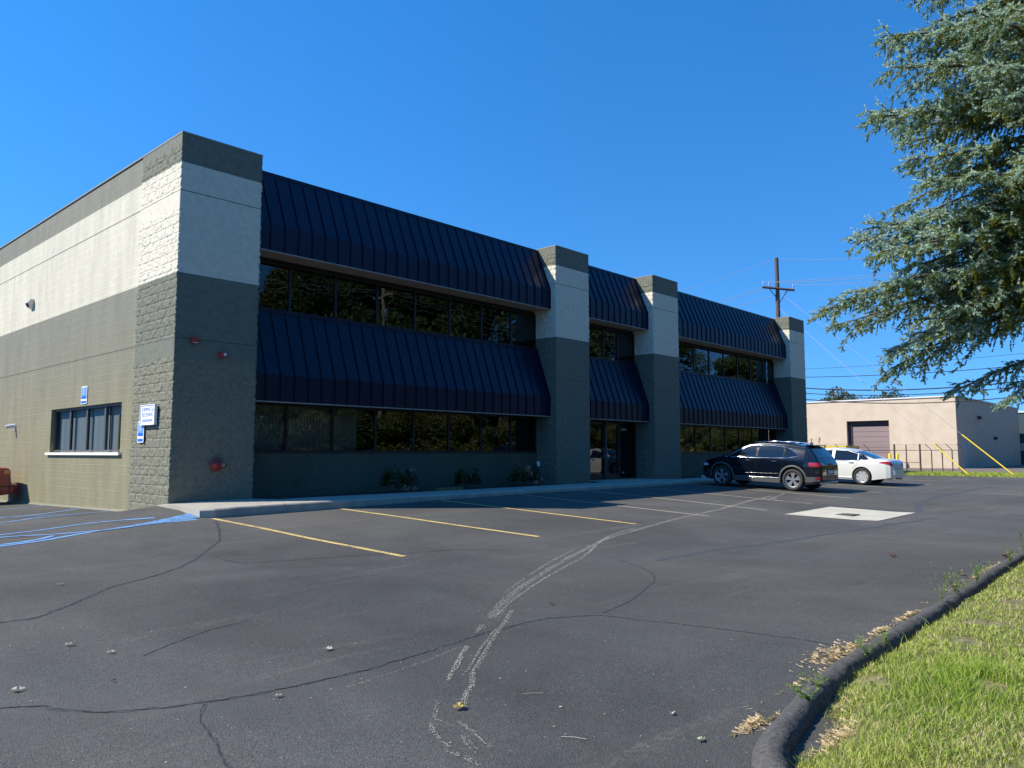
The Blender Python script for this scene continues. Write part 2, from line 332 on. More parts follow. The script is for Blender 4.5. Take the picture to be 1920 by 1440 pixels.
# stall stripes: nearest three keep their yellow, the shaded and far ones are worn pale
mb=MB()
for k in range(12):
    X=-.07+2.87*k
    nearp=[(X,-2.12-.05*(k%3)),(X+.03,-4.0),(X,-5.9),(X,-7.85)]
    drape(mb,nearp,.105 if k<3 else .10,'yline' if k<3 else 'wline',step=.25,wj=.06)
struct(mb.build('stall_stripes'))
mb=MB()
BL=[[(-7.2,-4.6),(-3.84,-3.32),(-3.31,-3.13),(-2.76,-2.78),(-2.16,-2.43),(-1.54,-2.2),(-0.84,-2.1),(-0.35,-2.06)],
[(-3.79,-3.15),(-3.34,-2.98),(-2.94,-2.62)],[(-6,-2.4),(-3.56,-2.3),(-2.92,-2.44),(-2.18,-2.40)],
[(-5.5,-3.1),(-3.5,-1.95),(-3.0,-1.72),(-2.4,-1.3),(-1.9,-1.2),(-1.5,-1.3),(-0.9,-1.5)],
[(-5.2,-1.3),(-2.79,1.01),(-1.94,2.0),(-1.2,2.5),(-0.58,2.8),(-.12,3.0)],[(-5,2.2),(-2.3,3.01),(-1.55,3.35),(-.15,4.9)],
[(-2.6,3.2),(-1.73,2.95),(-1.13,2.65)],[(-3.5,5.3),(-0.75,7.16),(-.12,7.9)]]
for p in BL: drape(mb,smoothpts(p),.085,'bline',step=.1,wj=.25,jit=.006)
for i in range(1500):
    u=random.random(); v=random.random(); x=-2.3+2.15*u; y=-2.62+.62*u+ .5*v*u+.1
    if random.random()<.5-.3*u: continue
    s=random.uniform(.02,.07); a=random.uniform(-.3,.3)
    c=[(x+s*math.cos(a),y+s*math.sin(a)),(x-.3*s*math.sin(a),y+.3*s),(x-s*math.cos(a),y-s*math.sin(a)),(x+.3*s*math.sin(a),y-.3*s)]
    mb.add([(q[0],q[1],zf(*q)+.008+.0004*(i%7)) for q in c],[(0,1,2,3)],'bline')
struct(mb.build('blue_bay_markings'))
CR=[([(-8,-8.3),(-5.06,-8.4),(-4.81,-8.4),(-4.54,-8.21),(-4.18,-7.83),(-3.74,-7.39),(-3.17,-7.05),(-2.54,-6.5),(-1.91,-5.69),(-1.29,-4.83),(-0.72,-3.71),(-0.22,-2.55)],.028),
([(-7.5,-9.8),(-5.65,-10.87),(-5.46,-11.11),(-5.28,-11.36),(-5.06,-11.53),(-4.71,-11.69),(-4.16,-11.79),(-3.57,-11.81),(-3.14,-11.77),(-2.69,-11.71),(-2.12,-11.63),(-1.62,-11.63),(-1.29,-11.74)],.020),
([(-4.77,-11.7),(-4.89,-11.91),(-4.98,-12.18),(-5.04,-12.4),(-5.13,-12.71),(-5.2,-13.3)],.012),
([(-2.01,-6.22),(-2.0,-6.87),(-1.58,-7.06),(-1.02,-7.22),(-0.28,-7.42),(0.21,-7.66),(0.9,-7.92),(1.49,-8.46)],.014),
([(-1.29,-11.74),(-1.03,-11.92),(-0.91,-12.32),(-0.75,-12.89),(-0.6,-13.69),(-0.63,-14.01)],.012),
([(-0.9,-11.89),(-0.24,-11.74),(0.63,-11.4),(1.06,-11.22),(1.64,-10.75),(2.16,-9.91)],.010),
([(-4.57,-10.28),(-4.22,-10.04),(-3.81,-9.84),(-3.41,-9.75)],.008)]
mb=MB()
for p,w in CR:
    drape(mb,smoothpts(p,4),w*.5,'crack',off=.004,step=.025,jit=w*.5,wj=.8)
    drape(mb,smoothpts(p,4),w*1.5,'tar',off=.002,step=.05,jit=w*.5,wj=.7)
for p,w in [([(2.5,-10.3),(4.29,-10.36),(5.45,-10.53),(6.67,-10.66),(7.99,-10.73),(10.41,-10.93),(13.32,-11.22)],.12),([(15.2,-10.3),(16.5,-9.9),(19.3,-9.49),(22.18,-9.47),(26.9,-9.62)],.14)]:
    drape(mb,smoothpts(p,4),w,'tar',off=.003,step=.1,jit=.02,wj=.4)
struct(mb.build('asphalt_cracks'))
# pale scrape marks: thousands of small chips along the drag lines
SC=[([(15.08,-6.19),(12.76,-6.58),(10.37,-7.13),(8.1,-7.58),(5.89,-8.1),(4.93,-8.32),(3.83,-8.57),(2.59,-9.01),(1.28,-9.55),(0.12,-10.1),(-0.68,-10.52),(-1.32,-10.9),(-1.84,-11.26)],.06,.55),
([(5.2,-8.15),(3.83,-8.5),(2.01,-9.41),(1.21,-9.75),(0.22,-10.18),(-0.54,-10.56),(-1.27,-10.95),(-1.7,-11.23)],.05,.5),
([(2.3,-9.0),(1.1,-9.5),(0,-10.05),(-.8,-10.5)],.02,.7),
([(-1.42,-11.17),(-1.86,-11.49),(-2.23,-11.74),(-2.59,-12.0),(-2.9,-12.23),(-3.16,-12.42)],.035,.8),([(-1.38,-11.04),(-1.78,-11.32)],.025,.6),([(-2.06,-11.4),(-2.32,-11.59)],.04,.8),
([(-2.1,-11.62),(-2.35,-11.79),(-2.62,-11.97),(-2.93,-12.2),(-3.18,-12.38)],.02,.6),([(-2.69,-11.85),(-2.96,-12.06),(-3.26,-12.3),(-3.42,-12.43)],.05,.9),([(-3.16,-12.42),(-3.36,-12.62),(-3.54,-12.75),(-3.73,-12.93)],.05,.9),
([(-3.74,-12.7),(-3.91,-12.87),(-4.07,-13.02),(-4.17,-13.2),(-4.21,-13.33)],.03,.5),([(-3.9,-13.07),(-3.95,-13.22),(-4.0,-13.36),(-4.05,-13.48)],.03,.6),([(-4.25,-13.35),(-4.25,-13.48),(-4.27,-13.6)],.03,.5),([(-3.97,-12.93),(-3.98,-13.1)],.02,.4),([(-4.04,-13.24),(-4.12,-13.36),(-4.16,-13.48)],.03,.5),
([(-3.97,-12.06),(-3.74,-12.03),(-3.52,-12.0),(-3.18,-11.94),(-2.76,-11.84)],.03,.25),([(16.86,-5.9),(15.9,-6.2),(14.26,-6.57)],.05,.4),([(15.49,-6.0),(14.8,-6.5),(14.09,-6.96)],.04,.4)]
mb=MB()
for p,w,d in SC:
    P=smoothpts(p,6); tr=[(random.gauss(0,.42)*w,random.uniform(.3,1)) for _ in range(max(2,int(w*110)))]; dacc=0
    for a,b in zip(P[:-1],P[1:]):
        L=(b-a).length; t=(b-a)/max(L,1e-6); nn=Vector((-t.y,t.x)); dist=(Vector((a.x+7.08,a.y+16.45))).length; f=max(1,dist/5)
        n=int(L*len(tr)*d*430/f**1.1)+1
        for _ in range(n):
            k=random.randrange(len(tr)); u=random.uniform(0,L); q=a+t*u+nn*(tr[k][0]+random.gauss(0,.0035)*f)
            if noise.noise(Vector(((dacc+u)*2.3,k*7.1,w*50)))>tr[k][1]*.6-.06: continue
            if noise.noise(Vector((q.x*48,q.y*48,3)))<-.08: continue
            s_=random.uniform(.0011,.0030)*f; el=random.uniform(1,3.2); th=random.uniform(-.5,.5); T_=Vector((t.x*math.cos(th)-t.y*math.sin(th),t.x*math.sin(th)+t.y*math.cos(th))); N_=Vector((-T_.y,T_.x))
            c=[q+T_*s_*el,q+N_*s_*.7,q-T_*s_*el*.8,q-N_*s_*.6]
            mb.add([(e.x,e.y,zf(e.x,e.y)+.006) for e in c],[(0,1,2,3)])
        dacc+=L
struct(mb.build('scrape_marks','chalk',recalc=False))
V=[];F=[]
for i in range(600):
    r=math.exp(random.uniform(math.log(2.6),math.log(30))); an=AZ-random.uniform(-.62,.62); x=CAM.x+r*math.cos(an); y=CAM.y+r*math.sin(an)
    if (y>-2.2 and x>-.4) or (x>-3 and y<-13.9) or x>30: continue
    s_=random.uniform(.002,.0055)*(1+r*.07)*(2 if random.random()<.04 else 1); k=len(V); z=zf(x,y)+.004; n=random.choice((4,5))
    for q in range(n): a=2*PI*q/n+random.random(); V.append((x+s_*math.cos(a)*random.uniform(.6,1.4),y+s_*math.sin(a)*.8,z+random.uniform(0,.004)))
    F.append(tuple(range(k,k+n)))
me=bpy.data.meshes.new('grit'); me.from_pydata(V,[],F); me.materials.append(M['chalk']); o=bpy.data.objects.new('grit',me); COL.objects.link(o); tag(o,'scattered pale grit and leaf crumbs on the asphalt','grit',kind='stuff')
# catch basin apron
mb=MB(); A=[(10.8,-8.56),(13.93,-8.46),(14.32,-10.45),(11.30,-10.5)]
N=12; rows=[]
for i in range(N+1):
    r=[]
    for j in range(N+1):
        u,v=j/N,i/N; a=Vector(A[0]).lerp(Vector(A[1]),u); b=Vector(A[3]).lerp(Vector(A[2]),u); p=a.lerp(b,v)
        r.append((p.x,p.y,zf(p.x,p.y)+.010))
    rows.append(r)
mb.grid(rows); struct(mb.build('drain_apron','conc2'))
dr=empty('storm_drain',(12.2,-9.52,zf(12.2,-9.52)+.012),'flat iron storm drain grate in the middle of the pale concrete square','storm drain')
mb=MB(); mb.box(-.33,.33,-.33,-.27,0,.012); mb.box(-.33,.33,.27,.33,0,.012); mb.box(-.33,-.27,-.27,.27,0,.012); mb.box(.27,.33,-.27,.27,0,.012); mb.build('frame','iron',dr)
mb=MB(); mb.box(-.27,.27,-.27,.27,-.004,.002,'crack')
for i in range(7): mb.box(-.24+i*.075,-.215+i*.075,-.265,.265,.003,.011,'iron')
mb.build('grate','iron',dr); dr.scale=(.8,.62,1)
# ---------------------------------------------------------------- sidewalk
def zs(x): return float(np.interp(x,[-.3,.6,3,8.4,14,34],[.03,.06,.08,.09,.115,.125]))
mb=MB(); xs=[-.24]+rngl(0,33.6,.3)
front=[]; 
for x in xs:
    e=random.uniform(-.012,.012); y0=-2.05+e
    if x<0: y0=-1.93
    front.append((x,y0))
P=[]
for (x,y0) in front:
    z=zs(x); iy=0.0 if (x<2.1 or 14.6<x<18.7) else -.72
    joint=.0
    P.append([(x,y0+.01,zf(x,y0)-.15),(x,y0,zf(x,y0)+.02),(x,y0+.005,z-.03),(x,y0+.03,z-.006),(x,y0+.07,z),(x,iy*.5+(y0+.07)*.5,z+.004),(x,iy+.0,z+.006)])
mb.grid(P)
mb.add(P[0]+[(-.24,0,zf(-.24,0)-.15)],[tuple(range(8))])
mb.quad((14.56,0,zs(14.6)+.006),(18.7,0,zs(18)+.006),(18.7,.95,zs(18)+.01),(14.56,.95,zs(14.6)+.01))
for x in (1.5,4.5,7.5,10.5,13.5,16.5,19.5,22.5,25.5,28.5,31.5): mb.box(x-.006,x+.006,-2.035,-.73,zs(x)-.02,zs(x)+.0065,'crack')
o=mb.build('sidewalk','conc'); o.data.materials[0]=M['conc'] ; struct(o)
mb=MB()
for a,b in ((2.1,14.6),(18.7,33.4)):
    xs_=rngl(a,b,.25); mb.grid([[(x,y,zs(x)-.03+.035*noise.noise(Vector((x*2,y*3,1)))) for y in (-.74,-.4,0,.4,.92)] for x in xs_])
struct(mb.build('planting_bed','mulch',smooth=True))

# ---------------------------------------------------------------- the office building
B=empty('office_building',(0,0,0),'two storey block office with dark green and white bands and navy metal awnings','building')
BH=8.1
def bandmat(z,kind):
    w=5.0<z<7.45
    if kind=='split': return 'cream_f' if w else 'olive_f'
    return 'cream' if w else 'olive'
SMOOTH=[(6.42,6.83),(3.15,3.58),(7.86,8.2)]
def splitface(path,z0=-.35,z1=BH,seed=0,step=.027,zfun=None):
    """path: corner points (x,y) of the visible perimeter, left to right, outward normal on the right-hand side"""
    pts=[];nor=[]
    for k in range(len(path)-1):
        a=Vector(path[k]);b=Vector(path[k+1]);L=(b-a).length;n=max(2,round(L/step));t=(b-a)/L;nn=Vector((t.y,-t.x))
        for i in range(n+(1 if k==len(path)-2 else 0)):
            pn=nn
            if i==0 and k>0:
                tp=(a-Vector(path[k-1])).normalized(); pn=(nn+Vector((tp.y,-tp.x)))
            pts.append(a+t*(L*i/n)); nor.append(pn)
    fr=[0,.06,.16,.28,.40,.52,.64,.76,.87,.95]; zs_=[]
    c0=math.floor(z0/.2025); c=c0
    while c*.2025<z1-.01:
        for f in fr:
            z=(c+f)*.2025
            if z0<=z<z1: zs_.append((z,c,f))
        c+=1
    for zz in (5.0,7.45): zs_.append((zz,int(zz/.2025),.5))
    zs_.sort(); zs_.append((z1,c,0))
    rows=[]
    for (z,c,f) in zs_:
        sm=any(a<=z<=b for a,b in SMOOTH); r=[]
        for j,(p,n_) in enumerate(zip(pts,nor)):
            if sm or z<-.3: d=.022
            else:
                jj=(j+7*(c%2)); bi=jj//15
                if f==0: d=.010
                elif jj%15==0: d=.004
                else:
                    q=Vector((p.x*13+seed,p.y*13,z*13)); d=.024+.013*noise.noise(q)+.016*noise.noise(q*2.6)+.006*noise.noise(Vector((bi*3.1,c*1.7,seed)))
                    if f in(.06,.95) or jj%15 in(1,14): d*=.9
            am=.45 if (abs(n_.x)<.01) else 1; dd=.018+(d-.018)*am
            r.append((p.x+n_.x*dd,p.y+n_.y*dd,z))
        rows.append(r)
    k=len(pts); V=[p for r in rows for p in r]; F=[];MI=[]
    for i in range(len(rows)-1):
        zc=(rows[i][0][2]+rows[i+1][0][2])/2; m=1 if 5.0<zc<7.45 else (2 if zc<3.14 and seed==1 else 0)
        for j in range(k-1): F.append((i*k+j,i*k+j+1,(i+1)*k+j+1,(i+1)*k+j)); MI.append(m)
    return V,F,MI
def pillar(path,seed,top):
    V,F,MI=splitface(path,seed=seed)
    o=npmesh('pillar',V,F,[M['olive_f'],M['cream_f'],M['olive_fl']],MI,B)
    x0,x1,y0,y1=top; mb=MB(); mb.box(x0-.03,x1+.03,y0-.03,y1,BH-.001,BH+.035,'cap'); mb.build('coping','cap',o)
    for z in (6.82,3.575): mb=MB(); mb.box(x0-.024,x1+.024,y0-.024,y1,z-.007,z+.007,'joint'); mb.build('control_joint','joint',o)
    return o
PX=[(0,1.86),(12.73,14.5),(18.7,20.52),(31.5,33.3)]
pillar([(0,2.11),(0,0),(1.86,0),(1.86,.95)],1,(0,1.86,0,2.1))
pillar([(12.73,.95),(12.73,0),(14.5,0),(14.5,.95)],2,(12.73,14.5,0,.95))
pillar([(18.7,.95),(18.7,0),(20.52,0),(20.52,.95)],3,(18.7,20.52,0,.95))
pillar([(31.5,.95),(31.5,0),(33.3,0),(33.3,2.1)],4,(31.5,33.3,0,2.1))
# side wall with its window hole
YB=46
mb=MB()
def wpanel(y0,y1,z0,z1):
    cuts=[z0]+[c for c in (5.0,7.45) if z0<c<z1]+[z1]
    for a,b in zip(cuts[:-1],cuts[1:]): mb.quad((0,y1,a),(0,y0,a),(0,y0,b),(0,y1,b),bandmat((a+b)/2,'side'))
wy0,wy1,wz0,wz1=2.80,7.90,1.13,2.32
wpanel(2.11,YB,wz1,BH); wpanel(2.11,YB,-.9,wz0); wpanel(2.11,wy0,wz0,wz1); wpanel(wy1,YB,wz0,wz1)
for z in (6.82,3.575): mb.box(-.003,.01,2.11,YB,z-.008,z+.008,'joint')
for y in (2.115,16.2,30): mb.box(-.003,.01,y-.007,y+.007,-.6,BH,'joint')
mb.quad((0,wy0,wz0),(.2,wy0,wz0),(.2,wy0,wz1),(0,wy0,wz1),'olive'); mb.quad((0,wy1,wz0),(.2,wy1,wz0),(.2,wy1,wz1),(0,wy1,wz1),'olive'); mb.quad((0,wy0,wz1),(.2,wy0,wz1),(.2,wy1,wz1),(0,wy1,wz1),'olive')
sw=mb.build('side_wall',None,B)
mb=MB(); mb.box(-.03,.25,2.1,YB,BH-.001,BH+.035,'cap'); mb.build('coping','cap',sw)
# other walls and roof
mb=MB(); mb.box(.02,33.28,YB-.2,YB,-.8,BH-.02,'olive'); mb.box(33.1,33.28,2.1,YB-.2,-.8,BH-.02,'olive'); mb.build('rear_wall',None,B)
mb=MB(); mb.box(.02,33.1,1.2,YB-.2,7.3,7.45); mb.build('roof','roof',B)
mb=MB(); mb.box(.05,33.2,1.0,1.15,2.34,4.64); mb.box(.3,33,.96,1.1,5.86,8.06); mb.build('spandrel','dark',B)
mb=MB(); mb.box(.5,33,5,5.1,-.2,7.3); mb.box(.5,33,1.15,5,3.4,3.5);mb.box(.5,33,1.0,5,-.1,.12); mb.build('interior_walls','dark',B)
# lower walls below the windows (split face, olive darkened for the shade)
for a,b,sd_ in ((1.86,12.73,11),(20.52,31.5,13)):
    mb=MB(); mb.box(a,b,.86,1.05,-.3,1.14,'olive_shaded'); mb.box(a,b,.83,.93,1.12,1.15,'frame'); mb.build('lower_wall',None,B)
# windows: each light is a frame with its pane
def window(x0,x1,z0,z1,y=.90,fr=.03,gm='glass'):
    mb=MB(); d=.06
    mb.box(x0,x0+fr,y-.02,y+d,z0,z1); mb.box(x1-fr,x1,y-.02,y+d,z0,z1); mb.box(x0+fr,x1-fr,y-.018,y+d,z0,z0+fr); mb.box(x0+fr,x1-fr,y-.018,y+d,z1-fr*1.4,z1)
    f=mb.build('window','frame',B)
    mb=MB(); mb.quad((x0+fr,y+.012,z0+fr),(x1-fr,y+.012,z0+fr),(x1-fr,y+.012,z1-fr),(x0+fr,y+.012,z1-fr)); mb.build('pane',gm,f,recalc=False)
    return f
for z0,z1 in ((1.15,2.32),(4.66,5.86)):
    for a,b,st in ((1.88,12.71,3.24),(20.54,31.48,21.97)):
        ed=[a]; x=st
        while x<b-.4: ed.append(x); x+=1.37
        ed.append(b)
        for p,q in zip(ed[:-1],ed[1:]): window(p+.002,q-.002,z0,z1)
for p,q in ((14.52,15.69),(15.69,16.6),(16.6,17.52),(17.52,18.68)): window(p+.002,q-.002,4.66,5.86)
# blinds behind the lower left windows
mb=MB()
for x in np.arange(1.95,5.45,.09): mb.quad((x,1.035,1.16),(x+.088,1.045,1.16),(x+.088,1.045,2.3),(x,1.035,2.3))
mb.build('blind','blind',B)
mb=MB()
for x in np.arange(6.1,7.3,.11): mb.quad((x,1.03,1.16),(x+.03,1.07,1.16),(x+.03,1.07,2.3),(x,1.03,2.3))
mb.build('blind','blind',B)
# entrance
Z0=zs(16)+.01
f=window(14.52,15.62,Z0,2.32,fr=.05); f.name='sidelight'
f=window(17.56,18.68,Z0,2.32,fr=.05); f.name='sidelight'
for a,b,hx in ((15.64,16.58,16.47),(16.6,17.54,16.71)):
    mb=MB(); y=.88; w=.07
    mb.box(a,a+w,y,y+.05,Z0+.01,2.28); mb.box(b-w,b,y,y+.05,Z0+.01,2.28); mb.box(a+w,b-w,y,y+.05,Z0+.01,Z0+.2); mb.box(a+w,b-w,y,y+.05,2.18,2.28)
    d=mb.build('door','frame',B)
    mb=MB(); mb.quad((a+w,y+.02,Z0+.2),(b-w,y+.02,Z0+.2),(b-w,y+.02,2.18),(a+w,y+.02,2.18)); mb.build('pane','glass',d,recalc=False)
    mb=MB(); mb.tube([(hx,y-.0,.95),(hx,y-.06,.97),(hx,y-.06,1.28),(hx,y,1.30)],.014,8); mb.build('handle','steel',d,smooth=True)
mb=MB(); mb.box(16.575,16.605,.78,.9,Z0,2.3); mb.build('door_post','frame2',B)
# awnings
def awning(x0,x1,prof,y_back,name='awning'):
    mb=MB(); (y0,z0),(y1,z1),(y2,z2)=prof
    mb.grid([[(x,y0,z0),(x,y1,z1),(x,y2,z2),(x,y2+.03,z2)] for x in (x0,x1)])
    for x in (x0,x1): mb.add([(x,y0,z0),(x,y1,z1),(x,y2,z2),(x,y_back,z2),(x,y_back,z0)],[(0,1,2,3,4)])
    # standing seams
    n=round((x1-x0)/.392); w=.012; h=.032
    sl=Vector((0,y1-y0,z1-z0)).normalized(); nrm=Vector((0,sl.z,-sl.y)); 
    if nrm.y>0: nrm=-nrm
    for i in range(n+1):
        x=x0+.02+(x1-x0-.04)*i/n
        a=[(y0,z0-.02),(y1,z1),(y2,z2-.002)]; b=[(y0+nrm.y*h,z0-.02+nrm.z*h),(y1-h,z1+.012),(y2-h,z2-.002)]
        mb.grid([[(x-w,a[k][0],a[k][1]),(x-w*.7,b[k][0],b[k][1]),(x+w*.7,b[k][0],b[k][1]),(x+w,a[k][0],a[k][1])] for k in range(3)])
        mb.add([(x-w,a[2][0],a[2][1]),(x-w*.7,b[2][0],b[2][1]),(x+w*.7,b[2][0],b[2][1]),(x+w,a[2][0],a[2][1])],[(0,1,2,3)])
    # top flashing
    mb.box(x0,x1,y0-.035,y_back,z0-.07,z0+.025)
    o=mb.build(name,'navy',B)
    mb=MB(); mb.quad((x0,y2+.028,z2-.004),(x1,y2+.028,z2-.004),(x1,.955,z2-.004),(x0,.955,z2-.004)); mb.build('soffit','soffit',o)
    mb=MB(); mb.box(x0,x1,y2+.002,y2+.03,z2-.03,z2-.006); mb.build('drip_trim','trim',o)
    return o
for a,b in ((1.88,12.70),(14.53,18.67),(20.55,31.47)):
    awning(a,b,[(.80,8.06),(.22,6.62),(.22,5.97)],.98)
    awning(a,b,[(.82,4.63),(.25,2.98),(.25,2.345)],.98)
# side window
mb=MB(); fx=.09
ed=[2.82,4.09,5.36,6.62,7.88]
for k in range(4):
    a,b=ed[k]+.004,ed[k+1]-.004; mb=MB(); w=.045
    mb.box(fx,fx+.07,a,a+w,wz0+.02,wz1); mb.box(fx,fx+.07,b-w,b,wz0+.02,wz1); mb.box(fx,fx+.07,a+w,b-w,wz0+.02,wz0+.06); mb.box(fx,fx+.07,a+w,b-w,wz1-.06,wz1)
    f=mb.build('window','frame2',B)
    mb=MB(); mb.quad((fx+.03,b-w,wz0+.06),(fx+.03,a+w,wz0+.06),(fx+.03,a+w,wz1-.06),(fx+.03,b-w,wz1-.06)); mb.build('pane','glass_s',f,recalc=False)
mb=MB()
for y in np.arange(4.15,7.85,.115):
    if 5.2<y<5.36: continue
    t=random.choice((.012,.02,.02,.035)); mb.quad((fx+.13+t,y,wz0),(fx+.13,y+.10+.01*random.random(),wz0),(fx+.13,y+.10,wz1),(fx+.13+t,y,wz1))
mb.build('blind','blind',B)
mb=MB(); mb.quad((fx+.15,4.10,wz0),(fx+.15,2.7,wz0),(fx+.15,2.7,wz1),(fx+.15,4.10,wz1),'blind2'); mb.box(fx+.10,fx+.14,3.40,3.47,wz0,wz1-.25,'olive'); mb.build('drape','blind2',B)
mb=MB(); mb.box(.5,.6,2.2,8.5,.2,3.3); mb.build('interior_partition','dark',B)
mb=MB(); mb.box(-.07,.2,2.70,8.06,1.055,1.125); mb.build('window_sill','sill',B)
# joint filler strip at base of the side wall
mb=MB(); P=[]
for y in rngl(.0,40,.4): P.append([(-.06-.02*noise.noise(Vector((y*3,0,0))),y,zf(-.06,y)+.004),(.0,y,zf(-.06,y)+.05)])
mb.grid(P); mb.build('base_sealant','olive_fl',B)

# wall fixtures (each one its own thing)
def text(body,size,mt,loc,rot,parent,name,ext=.001,sx=1):
    cu=bpy.data.curves.new(name,'FONT'); cu.body=body; cu.size=size; cu.extrude=ext; cu.align_x='CENTER'; cu.align_y='CENTER'
    t=bpy.data.objects.new(name,cu); COL.objects.link(t); dg=bpy.context.evaluated_depsgraph_get(); dg.update()
    me=bpy.data.meshes.new_from_object(t.evaluated_get(dg)); bpy.data.objects.remove(t)
    me.materials.clear(); me.materials.append(M[mt]); o=bpy.data.objects.new(name,me); COL.objects.link(o); o.location=loc; o.rotation_euler=rot; o.scale=(sx,1,1); o.parent=parent; return o
# local sign frame: +x along the wall to viewer's right, z up, front faces local -y
def sign_root(name,loc,label,cat,side): return empty(name,loc,label,cat,rz=-PI/2 if side else 0)
def wheelchair(parent,x,z,s,name='wheelchair_symbol'):
    mb=MB(); y=-.016
    def disc(cx,cz,r,r0=0,a0=0,a1=2*PI,n=20):
        P=[[(cx+rr*math.cos(a0+(a1-a0)*i/n),y,cz+rr*math.sin(a0+(a1-a0)*i/n)) for rr in (r0,r)] for i in range(n+1)]; mb.grid(P)
    disc(x-.05*s,z+.42*s,.09*s,.001); disc(x,z-.15*s,.30*s,.22*s,math.radians(130),math.radians(380))
    def bar(a,b,w):
        a=Vector(a);b=Vector(b);t=(b-a).normalized();n=Vector((-t.y,t.x))*w/2
        mb.add([(q.x,y,q.y) for q in (a-n,b-n,b+n,a+n)],[(0,1,2,3)])
    bar((x-.05*s,z+.32*s),(x-.02*s,z-.05*s),.10*s); bar((x-.03*s,z-.03*s),(x+.22*s,z-.05*s),.09*s); bar((x+.2*s,z-.02*s),(x+.32*s,z-.38*s),.09*s); bar((x+.3*s,z-.36*s),(x+.42*s,z-.33*s),.07*s); bar((x-.04*s,z+.16*s),(x+.2*s,z+.14*s),.07*s)
    return mb.build(name,'num',parent)
def rounded_plate(mb,x0,x1,z0,z1,y0,y1,r,mt):
    pts=[]
    for cx,cz,a in ((x1-r,z1-r,0),(x0+r,z1-r,PI/2),(x0+r,z0+r,PI),(x1-r,z0+r,1.5*PI)):
        for k in range(5): pts.append((cx+r*math.cos(a+k*PI/8),cz+r*math.sin(a+k*PI/8)))
    n=len(pts); mb.add([(p[0],y0,p[1]) for p in pts]+[(p[0],y1,p[1]) for p in pts],[tuple(range(n)),tuple(range(2*n-1,n-1,-1))]+[(i,(i+1)%n,n+(i+1)%n,n+i) for i in range(n)],mt)
def access_sign(loc,label,w,h,blue):
    r=sign_root('accessible_parking_sign',loc,label,'sign',True); r['group']='blue accessible parking signs'
    mb=MB(); rounded_plate(mb,-w/2,w/2,-h/2,h/2,-.008,0,.03,'num'); mb.build('plate','num',r)
    mb=MB(); rounded_plate(mb,-w/2+.025,w/2-.025,-h*.05,h/2-.025,-.012,-.0085,.02,blue); mb.box(-w/2+.03,w/2-.03,-.012,-.0085,-h*.20,-h*.06,'signblue'); mb.box(-w/2+.03,w/2-.03,-.012,-.0085,-h*.45,-h*.32,'signblue'); mb.build('blue_panel',None,r)
    wheelchair(r,0,h*.23,h*.36)
    return r
access_sign((-.012,5.31,2.60),'small blue wheelchair parking sign on the wall right above the side window',.42,.46,'signmid')
access_sign((-.055,1.47,1.58),'blue wheelchair parking sign at the lower left corner of the white sign',.34,.48,'signmid')
r=sign_root('shipping_sign',(-.075,1.03,1.945),'white framed wall sign reading shipping and receiving, on the rough block strip','sign',True)
mb=MB(); mb.box(-.39,.39,-.03,.02,-.225,.225); mb.build('panel','num',r)
mb=MB(); mb.box(-.39,.39,-.042,-.0305,.205,.225); mb.box(-.39,.39,-.042,-.0305,-.225,-.205); mb.box(-.39,-.365,-.042,-.0305,-.205,.205); mb.box(.365,.39,-.042,-.0305,-.205,.205); mb.build('frame','white',r)
text('SHIPPING &',.125,'signgrey',(0,-.033,.115),(PI/2,0,0),r,'lettering'); text('RECEIVING',.125,'signgrey',(0,-.033,0),(PI/2,0,0),r,'lettering')
mb=MB(); mb.box(-.26,.26,-.036,-.0305,-.145,-.095); mb.build('blue_bar','signgrey',r)
# flood light and camera on the side wall
r=empty('wall_light',(0,10.2,5.64),'grey box floodlight mounted high on the white band of the side wall','wall light'); r.scale=(.8,.8,.8)
mb=MB(); mb.add([(0,-.17,-.17),(0,.17,-.17),(0,.17,.17),(0,-.17,.17),(-.22,-.17,.02),(-.22,.17,.02),(-.12,.17,.17),(-.12,-.17,.17),(-.14,-.17,-.12),(-.14,.17,-.12)],[(0,1,2,3),(3,2,6,7),(7,6,5,4),(4,5,9,8),(8,9,1,0),(0,3,7,4,8),(1,9,5,6,2)]); mb.build('housing','steel',r)
mb=MB(); mb.quad((-.223,-.15,.01),(-.223,.15,.01),(-.146,.15,-.115),(-.146,-.15,-.115)); mb.build('lens','frame',r)
r=empty('security_camera',(0,11.25,1.89),'small white bullet camera low on the side wall above the red car','camera')
mb=MB(); mb.box(-.03,0,-.06,.06,-.08,.08); mb.tube([(-.02,0,.02),(-.12,0,.06)],.02,8); mb.build('bracket','white',r)
mb=MB(); mb.tube([(-.02,.02,.07),(-.26,.06,.02)],.055,12); mb.build('housing','white',r,smooth=True)
